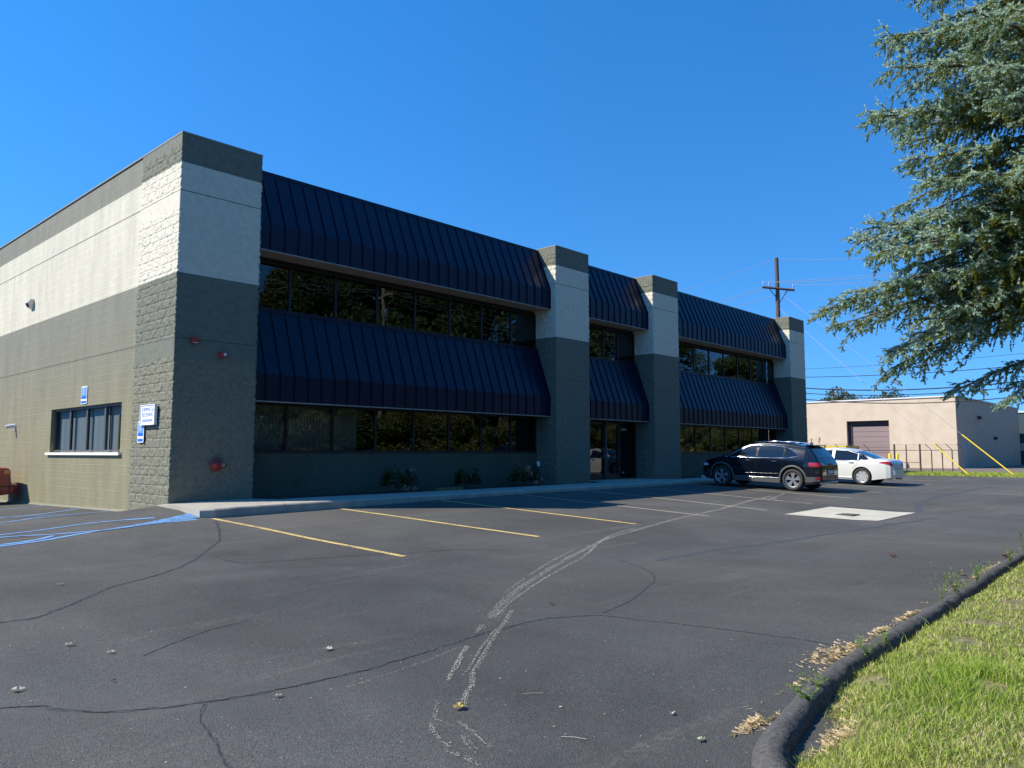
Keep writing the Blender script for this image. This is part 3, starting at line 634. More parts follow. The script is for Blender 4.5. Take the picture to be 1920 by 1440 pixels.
# fire alarm devices on the corner pillar
r=empty('fire_bell_box',(.385,-.05,3.545),'square red fire alarm box on the corner pillar, the higher left one','fire alarm')
mb=MB(); mb.box(-.075,.075,-.06,.03,-.065,.065); mb.build('box','red',r)
mb=MB(); mb.box(-.06,.06,-.066,-.061,-.05,.05); mb.build('grille','redd',r)
mb=MB(); mb.box(-.05,.055,-.068,-.0665,-.062,-.051); mb.build('label_strip','num',r)
r=empty('fire_strobe',(1.03,-.05,3.29),'small red fire strobe with clear lens on the corner pillar, lower right one','fire alarm')
mb=MB(); mb.box(-.07,.07,-.05,.03,-.065,.065); mb.build('box','red',r)
mb=MB(); mb.box(.015,.06,-.085,-.0505,-.022,.03); mb.build('lens','num',r)
r=empty('fire_hose_connection',(.985,-.04,.86),'red round twin outlet fire department connection low on the corner pillar','hydrant')
mb=MB(); mb.lathe([(0,-.02),(.15,-.02),(.155,-.01),(.15,.0),(.15,.03)],axis='y',n=28); mb.build('wall_plate','redd',r,smooth=True)
mb=MB(); mb.tube([(0,0,0),(0,-.11,0)],.07,16); mb.tube([(0,-.09,0),(-.08,-.17,-.01)],[.06,.05],14); mb.tube([(0,-.09,0),(.09,-.17,-.01)],[.06,.05],14); mb.build('body','redd',r,smooth=True)
for s in (-1,1):
    mb=MB(); mb.lathe([(0,-.05),(.02,-.05),(.02,-.03),(.057,-.028),(.06,-.0),(.057,.02)],c=(s*.095,-.18,-.01),axis='y',n=16); mb.build('cap','brass' if s>0 else 'red',r,smooth=True)
t=text('24341',.15,'num',(17.88,.888,2.02),(PI/2,0,0),None,'address_number'); tag(t,'white address number 24341 on the dark glass beside the entrance door','address number')
mb=MB(); mb.box(-.055,.055,-.001,.001,-.035,.035,'trim'); r=mb.build('door_sticker',None); r.location=(17.82,.893,.36); tag(r,'small pale sticker low on the glass panel beside the entrance door','sticker')
mb=MB(); mb.box(-.45,.45,-.06,.06,-.05,.04); r=mb.build('edging_block','soil'); r.location=(7.45,-.55,.12); tag(r,'brown edging block lying in the planting bed between the first two shrubs','edging')
mb=MB()
for k in range(9):
    a=k*2*PI/9; mb.quad((.02*math.cos(a),.02*math.sin(a),.0),(.12*math.cos(a),.07*math.sin(a),.0),(.13*math.cos(a+.6),.07*math.sin(a+.6),.05+.03*(k%3)),(.02*math.cos(a+.6),.02*math.sin(a+.6),.09))
r=mb.build('paper_scrap','hyd_w'); r.location=(21.3,-.6,zs(21)+.01); tag(r,'crumpled white paper scrap on the walk right of the third pillar','litter')
# ---------------------------------------------------------------- rolled asphalt kerb and grass island
KP=[(-6.2,-19.5),(-5.6,-17.6),(-4.9,-16.2),(-4.15,-15.3),(-3.40,-14.62),(-2.64,-14.40),(-1.5,-14.24),(0,-14.18),(2,-14.13),(5,-14.0),(9,-13.95),(14,-13.9),(22,-13.9),(34,-13.9)]
KS=smoothpts(KP,14); out=[]
for a,b in zip(KS[:-1],KS[1:]):
    n=max(1,int((b-a).length/(.02 if a.x<4 else .08))); out+=[a.lerp(b,i/n) for i in range(n)]
prof=[(0,-.02),(.010,.022),(.026,.052),(.048,.074),(.075,.088),(.105,.094),(.135,.090),(.16,.074),(.175,.048),(.183,.012),(.185,-.09)]
rows=[]
for i,p in enumerate(out):
    t=(out[min(i+1,len(out)-1)]-out[max(i-1,0)]).normalized(); nn=Vector((t.y,-t.x)); z=zf(p.x,p.y); r=[]
    for k,(u,h) in enumerate(prof):
        q=p+nn*(u+.012*noise.noise(Vector((p.x*4,p.y*4,k*.7)))); d=.006*noise.noise(Vector((q.x*5,q.y*5,h*5)))+.006*noise.noise(Vector((q.x*22,q.y*22,h*22)))*(1.8 if u>.14 else 1)+.006*noise.noise(Vector((q.x*60,q.y*60,h*60)))
        r.append((q.x+nn.x*d,q.y+nn.y*d,z+h+d))
    rows.append(r)
mb=MB(); mb.grid(rows); struct(mb.build('kerb','kerbblack',smooth=True))
inner=[(p+Vector(((out[min(i+1,len(out)-1)]-out[max(i-1,0)]).normalized().y,-(out[min(i+1,len(out)-1)]-out[max(i-1,0)]).normalized().x))*.168) for i,p in enumerate(out)]
IX=np.array([p.x for p in inner]); IY=np.array([p.y for p in inner])
def ykerb(x): return float(np.interp(x,IX,IY))
def zi(x,y):
    d=max(0,ykerb(x)-y); bare=math.exp(-(((x+2.75)/.5)**2+((y+14.75)/.28)**2))
    return zf(x,y)+.0+.085*min(1,d/.28)+.05*min(1,d/2)+.05*noise.noise(Vector((x*.7,y*.7,0)))+.018*noise.noise(Vector((x*4,y*4,2)))-.06*bare
V=[];F=[]
xs=rngl(-6.1,14,.1)+rngl(14.5,34,.5); ds=[0,.05,.1,.18,.28,.4,.6,.8,1.1,1.5,2,2.6,3.4,4.5,7,12]
for x in xs:
    for d in ds: y=ykerb(x)-d; V.append((x,y,zi(x,y)))
k=len(ds)
for i in range(len(xs)-1):
    for j in range(k-1): F.append((i*k+j,i*k+j+1,(i+1)*k+j+1,(i+1)*k+j))
struct(npmesh('grass_island',V,F,[M['soil']],smooth=True))
def gmat(name,c,trans=.35,rough=.55):
    m,n,b=nodes(name); b.inputs['Base Color'].default_value=(*c,1); b.inputs['Roughness'].default_value=rough; b.inputs['Specular IOR Level'].default_value=.25
    t=n.nodes.new('ShaderNodeBsdfTranslucent'); t.inputs[0].default_value=(c[0]*1.2,c[1]*1.25,c[2]*.8,1); mx=n.nodes.new('ShaderNodeMixShader'); mx.inputs[0].default_value=trans
    n.links.new(b.outputs[0],mx.inputs[1]); n.links.new(t.outputs[0],mx.inputs[2]); n.links.new(mx.outputs[0],n.nodes['Material Output'].inputs['Surface']); return m
GM=[gmat('grass_green',(.25,.36,.045)),gmat('grass_yellowgreen',(.40,.45,.085)),gmat('grass_straw',(.52,.47,.22)),gmat('grass_deep',(.10,.19,.035))]
def blades(name,XY,Z,hfun,wid,mix,seed):
    rg=np.random.default_rng(seed); N=len(XY); X=np.array([p[0] for p in XY]);Y=np.array([p[1] for p in XY]);Z=np.array(Z)
    a=rg.uniform(0,2*PI,N); h=hfun(X,Y,rg); lean=rg.uniform(.3,1.5,N)*h; la=a+rg.uniform(-.8,.8,N)+PI/2
    w=wid(X,Y)*rg.uniform(.7,1.3,N); cx,sy=np.cos(a),np.sin(a); lx,ly=np.cos(la)*lean,np.sin(la)*lean
    V=np.zeros((N,5,3)); 
    V[:,0]=np.stack([X-cx*w,Y-sy*w,Z-.01],1); V[:,1]=np.stack([X+cx*w,Y+sy*w,Z-.01],1)
    V[:,2]=np.stack([X-cx*w*.75+lx*.35,Y-sy*w*.75+ly*.35,Z+h*.6],1); V[:,3]=np.stack([X+cx*w*.75+lx*.35,Y+sy*w*.75+ly*.35,Z+h*.6],1)
    V[:,4]=np.stack([X+lx,Y+ly,Z+h],1)
    b=np.arange(N)*5; T=np.concatenate([np.stack([b,b+1,b+3],1),np.stack([b,b+3,b+2],1),np.stack([b+2,b+3,b+4],1)])
    mi=mix(X,Y,rg); return npmesh(name,V.reshape(-1,3),T,GM,np.tile(mi,3))
pts=[];zz=[]
tries=0
while len(pts)<260000:
    r=math.exp(random.uniform(math.log(2.3),math.log(24))); an=AZ-random.uniform(math.radians(2),math.radians(62))
    x=CAM.x+r*math.cos(an); y=CAM.y+r*math.sin(an)
    if x<-5.9 or y>ykerb(x)-.0: continue
    d=ykerb(x)-y
    if d>7: continue
    bare=math.exp(-(((x+2.75)/.42)**2+((y+14.74)/.20)**2))
    if random.random()<bare*.97 or (d<.06 and random.random()<.5): continue
    if noise.noise(Vector((x*2.2,y*2.2,7)))+.25*random.random()<-.28: continue
    pts.append((x,y)); zz.append(zi(x,y))
nz=lambda X,Y,s,o:np.array([noise.noise(Vector((x*s,y*s,o))) for x,y in zip(X,Y)])
NA={}
def hf(X,Y,rg):
    NA['a']=nz(X,Y,1.1,3); NA['b']=nz(X,Y,.55,9); lush=np.exp(-(((X+1.55)/.75)**2+((Y+15.15)/.38)**2)); NA['l']=lush
    return (.018+.022*np.clip(NA['a']+.4,0,1)+.050*lush)*rg.uniform(.5,1.5,len(X))+ (rg.random(len(X))<.005)*.08
def mixf(X,Y,rg):
    u=rg.random(len(X)); l=NA['l']; a=NA['b']*.5; mi=np.ones(len(X),int)
    mi[u<.30+.6*l-a*.5]=0; mi[u>.70+.28*l+a*.8]=2; mi[(u<.10)]=3; mi[(l>.35)&(u<.7)]=0; return mi
o=blades('grass',pts,zz,hf,lambda X,Y:.0009+.00032*np.hypot(X-CAM.x,Y-CAM.y),mixf,3); tag(o,'short sunlit lawn grass on the island beside the black kerb','grass',kind='stuff')
# straw clippings swept against the kerb
pts=[];zz=[]
for (cx,cy,sx,sy,n) in [(-2.72,-14.34,.13,.035,900),(-.8,-14.12,.28,.05,1500),(-.95,-14.03,.3,.06,500),(.15,-14.10,.2,.04,700),(1.0,-14.07,.22,.035,500),(-3.50,-14.66,.06,.03,400),(5,-13.97,1.8,.05,900),(-2.72,-14.78,.16,.07,900),(-2.3,-14.62,.3,.05,300),(-1.6,-14.2,.5,.04,150)]:
    for _ in range(n):
        x=random.gauss(cx,sx*.75); y=random.gauss(cy,sy*.75)
        if noise.noise(Vector((x*14,y*22,cx)))<-.02: continue
        pts.append((x,y)); zz.append((zf(x,y) if y>ykerb(x)+.17 else zi(x,y)+.006)+.005+.006*math.exp(-(((x-cx)/sx)**2+((y-cy)/sy)**2)))
rg=np.random.default_rng(5); N=len(pts); X=np.array([p[0] for p in pts]);Y=np.array([p[1] for p in pts]);Z=np.array(zz)
a=rg.uniform(0,2*PI,N); L=rg.uniform(.008,.034,N); w=.0008+.00010*np.hypot(X-CAM.x,Y-CAM.y)
V=np.zeros((N,4,3)); c,s=np.cos(a),np.sin(a)
V[:,0]=np.stack([X-c*L-s*w,Y-s*L+c*w,Z],1);V[:,1]=np.stack([X-c*L+s*w,Y-s*L-c*w,Z],1);V[:,2]=np.stack([X+c*L+s*w,Y+s*L-c*w,Z+rg.uniform(-.003,.015,N)],1);V[:,3]=np.stack([X+c*L-s*w,Y+s*L+c*w,Z+.003],1)
b=np.arange(N)*4; o=npmesh('dry_clippings',V.reshape(-1,3),np.stack([b,b+1,b+2,b+3],1),[gmat('straw',(.52,.40,.23),.2)]); tag(o,'tan dry grass clippings swept against the black kerb','clippings',kind='stuff')
# weeds growing over the kerb
LEAFM=gmat('weed_leaf',(.20,.32,.07),.45); STEMM=M['bark']
def leafq(V,F,p,d,s,up=Vector((0,0,1))):
    d=d.normalized(); sd_=d.cross(up); 
    if sd_.length<1e-3: sd_=Vector((1,0,0))
    sd_.normalize(); n_=sd_.cross(d)*.15*s; k=len(V)
    V+= [tuple(p),tuple(p+d*s*.5+sd_*s*.28+n_),tuple(p+d*s),tuple(p+d*s*.5-sd_*s*.28+n_)]; F.append((k,k+1,k+2,k+3))
def weed(x,y,z,h,n,leaf,label,spread=.5,erect=False,seed=0):
    rd=random.Random(seed); r=empty('weed',(x,y,z),label,'weed','weeds on the kerb'); st=MB(); V=[];F=[]
    for i in range(n):
        a=rd.uniform(0,2*PI); sp=rd.uniform(.1,spread)*h; hh=h*rd.uniform(.55,1); P=[Vector((0,0,0))]
        for k in range(1,7): t=k/6; P.append(Vector((math.cos(a)*sp*t**1.3+rd.uniform(-.008,.008),math.sin(a)*sp*t**1.3+rd.uniform(-.008,.008),hh*t*(1-.12*t))))
        st.tube(P,[.0028*(1-.7*k/6) for k in range(7)],5)
        for k in range(1,7):
            for q in range(2 if erect else 3):
                b=rd.uniform(0,2*PI); leafq(V,F,P[k],Vector((math.cos(b),math.sin(b),rd.uniform(-.3,.8) if not erect else 1.2)),leaf*rd.uniform(.6,1.2))
    st.build('stem','weedstem',r); npmesh('leaves',V,F,[LEAFM],parent=r)
M['weedstem']=mat('weed_stem',(.14,.16,.05),.6)
weed(-2.38,-14.49,-.38,.14,6,.026,'leafy green weed hanging over the kerb nearest the camera',.9,seed=1)
weed(-2.1,-14.44,-.38,.11,6,.022,'low bright weed clump behind the second bend of the kerb',.9,seed=2)
weed(-1.15,-14.42,-.36,.17,7,.024,'bushy green weed beside the largest straw patch at the kerb',.8,seed=3)
weed(-.7,-14.40,-.36,.13,6,.022,'small weed clump between the straw patch and the tall weed',.8,seed=4)
weed(1.45,-14.25,-.36,.44,7,.024,'tallest spindly weed leaning over the kerb',.55,True,seed=5)
weed(2.0,-14.25,-.36,.30,10,.028,'dense short weed right behind the tallest weed on the kerb',.6,True,seed=6)
weed(3.0,-14.22,-.35,.28,10,.028,'narrow seed-headed weed halfway along the kerb',.5,True,seed=7)
weed(6.1,-14.15,-.35,.38,8,.03,'tall seed-headed weed at the far right end of the kerb',.35,True,seed=8)
weed(5.0,-14.18,-.35,.26,9,.028,'short weed left of the tall far weed on the kerb',.5,True,seed=9)
# fallen leaves and twigs
LM={'y':gmat('leaf_yellow',(.55,.42,.16),.2),'g':gmat('leaf_palegreen',(.5,.55,.33),.2),'p':gmat('leaf_pale',(.52,.48,.40),.2),'b':gmat('leaf_brown',(.22,.11,.06),.1)}
LD=[(-3.75,-12.91,.06,'y','curled yellow leaf at the end of the pale scrape mark'),(-3.21,-14.24,.035,'g','pale green folded leaf near the bottom right of the asphalt'),(-4.14,-6.93,.05,'p','pale leaf farthest up on the left asphalt above the others'),
(-4.88,-9.59,.045,'p','pale curled leaf on the left asphalt between the two long cracks'),(-4.72,-10.03,.04,'p','small pale leaf just right of the curled leaf between the cracks'),(-3.52,-11.16,.05,'p','flat pale leaf above the long crack near its middle'),
(-5.49,-10.58,.05,'p','pale twisted leaf near the left end of the lower crack'),(-4.39,-11.91,.035,'p','tiny pale leaf just below the lower crack'),(5.32,-12.62,.09,'b','brown leaf lying on open asphalt left of the kerb, farther one'),
(4.11,-13.81,.07,'b','dark brown leaf close to the kerb beyond the tall weed'),(-0.95,-11.28,.04,'b','small red-brown leaf between scrape mark and crack'),(6.45,-13.85,.08,'b','brown leaf by the far end of the kerb'),(-4.98,-10.81,.025,'b','dark small leaf below the curled pale leaf'),(-2.95,-13.9,.03,'p','white leaf fragment below the green folded leaf')]
for i,(x,y,s,c,lab) in enumerate(LD):
    rd=random.Random(i+40); V=[];n=9; a0=rd.uniform(0,6.28)
    ring=[]
    for k in range(n*2):
        a=a0+PI*k/n; rr=s*(.55+.45*((k%3)!=0))*rd.uniform(.7,1.05); ring.append((rr*math.cos(a),.6*rr*math.sin(a),.12*s+.35*s*abs(math.sin(a-a0))*rd.uniform(.5,1.2)))
    mb=MB(); mb.add([(0,0,.004)]+ring,[(0,1+k,1+(k+1)%(2*n)) for k in range(2*n)]); o=mb.build('fallen_leaf',LM[c],recalc=False); o.location=(x,y,zf(x,y)+.008); tag(o,lab,'leaf','fallen leaves on the asphalt')
for i,(x,y,L,a,lab) in enumerate([(-3.24,-13.05,.07,.15,'thin straight pale stalk lying on the asphalt, upper one'),(-3.66,-13.72,.07,-.3,'bent pale stalk on the asphalt lower than the straight one')]):
    mb=MB(); mb.tube([(-L,0,.004),(0,.004,.007),(L,0,.004)],.0018,5); o=mb.build('dry_stalk',LM['p']); o.location=(x,y,zf(x,y)+.006); o.rotation_euler=(0,0,a-.8); tag(o,lab,'stalk')

# ---------------------------------------------------------------- hydrangea shrubs by the wall
def shrub(x,y,w,h,blooms,label,seed):
    rd=random.Random(seed); r=empty('hydrangea_shrub',(x,y,zs(x)-.02),label,'shrub','shrubs along the front wall'); V=[];F=[];st=MB()
    for i in range(16):
        a=rd.uniform(0,6.28); q=rd.uniform(.2,.9); st.tube([(0,0,0),(math.cos(a)*w*.25*q,math.sin(a)*w*.2*q,h*.5),(math.cos(a)*w*.45*q,math.sin(a)*w*.35*q,h*.85)],.006,4)
    for i in range(750):
        a=rd.uniform(0,6.28); e=rd.uniform(-.1,1); rr=rd.uniform(.6,1)*(1+.25*math.sin(3*a+seed)); p=Vector((math.cos(a)*w*.5*rr*math.sqrt(1-max(0,e)**2*.8),math.sin(a)*w*.4*rr*math.sqrt(1-max(0,e)**2*.8),h*(.25+.65*e*rr)))
        if p.z<.02: p.z=rd.uniform(.02,.15)
        leafq(V,F,p,Vector((math.cos(a)+rd.uniform(-.6,.6),math.sin(a)+rd.uniform(-.6,.6),rd.uniform(-.6,.7))),rd.uniform(.06,.12))
    st.build('stems','bark',r); npmesh('foliage',V,F,[M['hyd_l']],parent=r)
    for (bx,bz,m,s) in blooms:
        mb=MB(); 
        for k in range(40):
            a=rd.uniform(0,6.28);c=rd.uniform(-1,1);q=math.sqrt(1-c*c); p=Vector((q*math.cos(a),q*math.sin(a),c))*s; d=p.normalized(); u=d.cross(Vector((.3,.2,1))).normalized()*s*.3; v=d.cross(u)
            mb.add([p+u,p+v,p-u,p-v],[(0,1,2,3)])
        o=mb.build('bloom',m,r,recalc=False); o.location=(bx,-.38*w,bz)
shrub(6.1,.05,1.0,.72,[(.2,.60,'hyd_f',.08),(0.0,.12,'hyd_f',.09),(.28,.10,'hyd_f',.08)],'leftmost leafy shrub with one faded bloom against the dark front wall',3)
shrub(8.65,.05,.8,.62,[(-.1,.38,'hyd_f',.04)],'middle dark green shrub against the front wall, almost without blooms',4)
shrub(11.1,.0,1.05,.66,[(-.25,.55,'hyd_f',.10),(-.1,.38,'hyd_f',.08),(.12,.12,'hyd_f',.09),(.4,.2,'hyd_f',.07),(.24,.72,'hyd_w',.05),(.26,.66,'hyd_w',.05)],'rightmost shrub with pink faded blooms and a white one, near the second pillar',5)

# ---------------------------------------------------------------- blue spruce on the island
def spruce():
    bx,by=5.96,-15.04; bz=zi(bx,by); T=empty('blue_spruce',(bx,by,bz),'big blue spruce with drooping branches on the grass island at the right','tree')
    rd=random.Random(11); tr=MB(); H=13.2
    tr.tube([(0,0,-.1),(.02,0,.6),(0,.02,3),(.03,0,7),(0,0,H)],[.24,.19,.16,.1,.02],12); tr.build('trunk','bark',T,smooth=True)
    br=MB(); shoots=[]   # (pos, dir, length, tone)
    def limb(az,z0,L,droop,tipup,dens=1.0):
        d=Vector((math.cos(az),math.sin(az),0)); sd_=Vector((-d.y,d.x,0)); P=[]; n=14; bend=rd.uniform(-.25,.25)
        for k in range(n+1):
            t=k/n; P.append(d*(L*t)+sd_*(bend*L*.3*t*t)+Vector((0,0,z0+.10*L*math.sin(t*2.2)-droop*L*t**1.6+tipup*L*t**5)))
        br.tube(P,[.035*(1-.85*k/n)+.004 for k in range(n+1)],6)
        # laterals, each a drooping fan of twigs
        m=int(L*11.5*dens)
        for i in range(m):
            t=.10+.90*(i+.5)/m; p=P[min(n,int(t*n))].lerp(P[min(n,int(t*n)+1)],t*n-int(t*n)); s=1 if i%2 else -1
            ll=(.22+.70*(1-t)**.8*min(1,t*3))*rd.uniform(.65,1.2)*min(1.1,L/2.6)
            ax=(P[min(n,int(t*n)+1)]-P[max(0,int(t*n)-1)]).normalized(); q=(ax*.7+sd_*s*rd.uniform(.35,1.0)+Vector((0,0,rd.uniform(-.35,.35)))).normalized()
            dr_=rd.uniform(.15,.65); Q=[p+q*ll*u+Vector((0,0,-dr_*ll*u*u+.10*ll*u**4)) for u in (0,.25,.5,.75,1)]
            br.tube(Q,[.007,.006,.005,.004,.002],4,caps=False)
            w=Vector((-q.y,q.x,0)).normalized(); ns=max(3,int(ll*13))
            for j in range(ns):
                u=.10+.90*(j+.5)/ns; k=min(3,int(u*4)); pp=Q[k].lerp(Q[k+1],u*4-k); c=1 if j%2 else -1
                qd=(Q[k+1]-Q[k]).normalized(); inner=t<.5
                sl=rd.uniform(.10,.26)*(1.15-.6*u); dd=(qd*.8+w*c*rd.uniform(.4,.9)+Vector((0,0,rd.uniform(-.55,.25)))).normalized(); dd2=(dd+Vector((0,0,-.25))).normalized(); ww=dd.cross(Vector((0,0,1))).normalized()
                nn_=max(1,int(sl/.055))
                for h in range(nn_):
                    pq=pp+dd.lerp(dd2,h/nn_)*(h*.055); tone=0 if (rd.random()<(.72 if t>.4 else .30)) else (1 if rd.random()<.5 else 2)
                    shoots.append((pq,dd.lerp(dd2,h/nn_),.07,tone)); 
                    shoots.append((pq,(dd+ww*(1 if h%2 else -1)*.9+Vector((0,0,rd.uniform(-.2,.5)))).normalized(),rd.uniform(.05,.085),tone))
                if rd.random()<(.65 if inner else .35):
                    hl=rd.uniform(.08,.28)*(1.3-.6*t); hd=(Vector((0,0,-1))+qd*.35+w*rd.uniform(-.35,.35)).normalized()
                    for h in range(max(1,int(hl/.06))): shoots.append((pp+hd*(h*.06),(hd+w*rd.uniform(-.5,.5)).normalized(),rd.uniform(.06,.09),1 if inner or rd.random()<.4 else 2))
            shoots.append((Q[3],(Q[4]-Q[3]).normalized()+Vector((0,0,.35)),ll*.25+.08,0))
        for h in range(3): shoots.append((P[-1-h],(P[-1]-P[-2]).normalized()+Vector((rd.uniform(-.3,.3),rd.uniform(-.3,.3),rd.uniform(0,.35))),rd.uniform(.12,.18),0))
    # direction toward picture-left as seen from the lot
    left=math.atan2(math.cos(AZ),-math.sin(AZ))
    prof=[(2.0,1.9),(2.5,2.7),(3.0,3.5),(3.6,3.3),(4.2,3.0),(4.8,2.55),(5.4,2.3),(6.0,2.55),(6.6,2.4),(7.2,2.3),(9,1.7),(11,1.1),(13,.25)]
    pr=lambda z:float(np.interp(z,[p[0] for p in prof],[p[1] for p in prof]))
    # hand placed limbs that make the outline: (tip height above eye-level datum, reach, azimuth offset)
    for (zt,L,da,dr) in [(3.05,3.62,0,.30),(3.25,3.3,.14,.26),(2.95,3.2,-.2,.30),(2.45,2.75,.05,.42),(2.25,2.65,-.12,.45),(1.95,1.75,-.05,.42),(1.8,1.45,.25,.45),(4.05,3.0,.0,.22),(4.3,2.85,-.15,.2),(3.75,3.05,.18,.24),
                         (5.15,2.35,.02,.2),(5.85,2.75,0,.14),(6.1,2.5,-.2,.14),(6.45,2.6,.1,.12),(7.1,2.5,.0,.1),(7.25,2.3,-.2,.1),(4.7,2.45,.2,.2)]:
        z0=zt-bz+dr*L-.10*L*math.sin(2.2)-.07*L
        limb(left+da,z0,L,dr,.07,1.15)
    z=2.95; k=0
    while z<12.4:
        n=5 if z<8 else 4
        for i in range(n):
            az=k*2.39996+i*2*PI/n+rd.uniform(-.25,.25); L=pr(z)*rd.uniform(.78,1.0)
            dl=abs((az-left+PI)%(2*PI)-PI)
            if dl<.35 and z<7.5: L*=.8
            far=dl>1.9 or z>7.8
            limb(az,z-bz+.30*L*.6,L,.32 if z<5 else .2,.08,.55 if far else .95)
        z+=.33 if z<8 else .55; k+=1
    br.build('branches','bark',T,smooth=True)
    # needles: each shoot is a bottle-brush of thin needle blades
    N=len(shoots); P=np.array([tuple(s[0]) for s in shoots]); D=np.array([tuple(Vector(s[1]).normalized()) for s in shoots]); Ln=np.array([s[2] for s in shoots]); tone=np.array([s[3] for s in shoots])
    rg=np.random.default_rng(4); K=22
    U=np.cross(D,np.array([.13,.21,.97])); U/=np.linalg.norm(U,axis=1,keepdims=True); Wv=np.cross(D,U)
    tt=rg.uniform(0.0,1,(N,K)); aa=rg.uniform(0,2*PI,(N,K)); nl=rg.uniform(.024,.040,(N,K))*(1-.35*tt)
    base=P[:,None,:]+D[:,None,:]*(tt*Ln[:,None])[...,None]
    rad=U[:,None,:]*np.cos(aa)[...,None]+Wv[:,None,:]*np.sin(aa)[...,None]
    ndir=rad*.8+D[:,None,:]*.65; tip=base+ndir*nl[...,None]; side=np.cross(rad,D[:,None,:])*.0078
    V=np.stack([base-side,base+side,tip],2).reshape(-1,3); nT=N*K; F=np.arange(nT*3).reshape(-1,3)
    mi=np.repeat(tone,K)
    npmesh('foliage',V,F,[gmat('needle_blue',(.38,.49,.39),.25),gmat('needle_olive',(.27,.28,.07),.35),gmat('needle_green',(.19,.28,.13),.25)],mi,T)
    return N
NS=spruce(); print('spruce shoots',NS)

# ---------------------------------------------------------------- leafy trees
TG=[gmat('leaf_a',(.08,.14,.05),.3),gmat('leaf_b',(.125,.17,.065),.3),gmat('leaf_c',(.06,.10,.04),.25)]
TB=[gmat('leaf_far_green',(.06,.095,.05),.3),gmat('leaf_far_olive',(.12,.11,.05),.3)]
def leafy(x,y,z,h,r,seed,label,cat='tree',group=None,leaves=6500,ls=.22,mats=TG,name='broadleaf_tree',low=.18):
    rd=random.Random(seed); rg=np.random.default_rng(seed); T=empty(name,(x,y,z),label,cat,group)
    tr=MB(); tr.tube([(0,0,-.2),(.05,0,h*.25),(-.05,.05,h*.6),(0,0,h*.9)],[r*.085,r*.065,r*.04,.02],9)
    cl=[]
    for i in range(26):
        a=rd.uniform(0,6.28); t=low+(1-low)*rd.random()**.85; rr=r*math.sin(PI*min(1,(t-low)/(1.02-low))**.75)**.7*rd.uniform(.35,1); c=Vector((math.cos(a)*rr,math.sin(a)*rr,h*t)); cl.append((c,r*rd.uniform(.22,.42)))
        if i<12: tr.tube([(0,0,h*max(.12,t-.25)),(c.x*.5,c.y*.5,h*(t-.08)),tuple(c)],[r*.025,r*.015,.01],5)
    tr.build('trunk','bark',T,smooth=True)
    n=leaves; idx=rg.integers(0,len(cl),n); C=np.array([tuple(c[0]) for c in cl])[idx]; R=np.array([c[1] for c in cl])[idx]
    d=rg.normal(size=(n,3)); d/=np.linalg.norm(d,axis=1,keepdims=True); P=C+d*(R*rg.uniform(.55,1.05,n))[:,None]*np.array([1,1,.75])
    u=rg.normal(size=(n,3)); u/=np.linalg.norm(u,axis=1,keepdims=True); v=np.cross(u,d+rg.normal(size=(n,3))*.6); v/=np.linalg.norm(v,axis=1,keepdims=True); s=(ls*rg.uniform(.6,1.3,n))[:,None]
    V=np.stack([P-u*s,P+v*s*.55,P+u*s,P-v*s*.55],1).reshape(-1,3); F=np.arange(n*4).reshape(-1,4)
    mi=(idx*7+rg.integers(0,2,n))%len(mats); npmesh('crown',V,F,mats,mi,T); return T
# behind the beige building
leafy(95,20.5,0,8.8,4.0,21,'round olive tree crown above the left part of the beige roof',leaves=5000,ls=.20,mats=[TB[1],TB[0]],group='trees beyond the beige building')
leafy(101,16.5,0,9.4,3.3,22,'darker open tree crown right of the olive one above the beige roof',leaves=3200,ls=.2,mats=[TB[0]],group='trees beyond the beige building')
leafy(108,11.5,0,8.3,3.0,23,'low sparse tree tops peeking over the middle of the beige roof',leaves=2200,ls=.2,mats=[TB[0]],group='trees beyond the beige building')
leafy(120,-6,0,7.9,3.5,24,'small tree top behind the shaded end of the beige building',leaves=2600,ls=.2,mats=[TB[0]],group='trees beyond the beige building')
# the wooded far side of the street, seen mirrored in the windows
GRP='street trees mirrored in the windows'
p1=leafy(16,-33,-.5,9.5,4.6,31,'street tree across the road, seen only mirrored in the front windows',group=GRP,leaves=22000,ls=.15)
p2=leafy(27,-36,-.5,15.5,6.2,32,'street tree across the road, seen only mirrored in the front windows',group=GRP,leaves=30000,ls=.17)
p3=leafy(39,-33,-.5,14,5.8,33,'street tree across the road, seen only mirrored in the front windows',group=GRP,leaves=30000,ls=.17,low=.05)
for i,(x,y,s,q) in enumerate([(33,-39,1.0,p3),(47,-36,1.1,p2),(56,-33,1.0,p3),(64,-37,1.1,p2),(74,-34,1.05,p3),(84,-37,1.1,p2),(95,-33,1.1,p3),(108,-35,1.2,p2),(121,-31,1.2,p3),(21,-40,1.0,p2),(8,-38,.8,p3),(-2,-36,1.0,p2),(-13,-38,.95,p3),(-25,-36,1.0,p2),(50,-26.5,.45,p1),(63,-27,.5,p1),(80,-26,.5,p1),(96,-25,.55,p1),(20,-31,.62,p3),(30,-30.5,.6,p3),(35,-31,.75,p3),(43,-30,.65,p3),(34,-38,1.12,p2),(40,-35,1.1,p2),(46,-40,1.2,p2),(29,-40,1.05,p2),(50,-31,.7,p3),(60,-31,.7,p3),(69,-31,.75,p3),(78,-31,.7,p3),(88,-30,.8,p3),(101,-30,.8,p3),(115,-29,.8,p3),(12,-31,.6,p3),(4,-32,.6,p3)]):
    c=copy_tree(q); c.location=(x,y,-.5); c.scale=(s,s,s); c.rotation_euler=(0,0,i*1.3)
GB='low bushes mirrored in the lower windows'
TL=[gmat('leaf_bright',(.20,.25,.07),.35),gmat('leaf_tan',(.22,.18,.08),.3),gmat('leaf_mid',(.12,.19,.05),.3)]
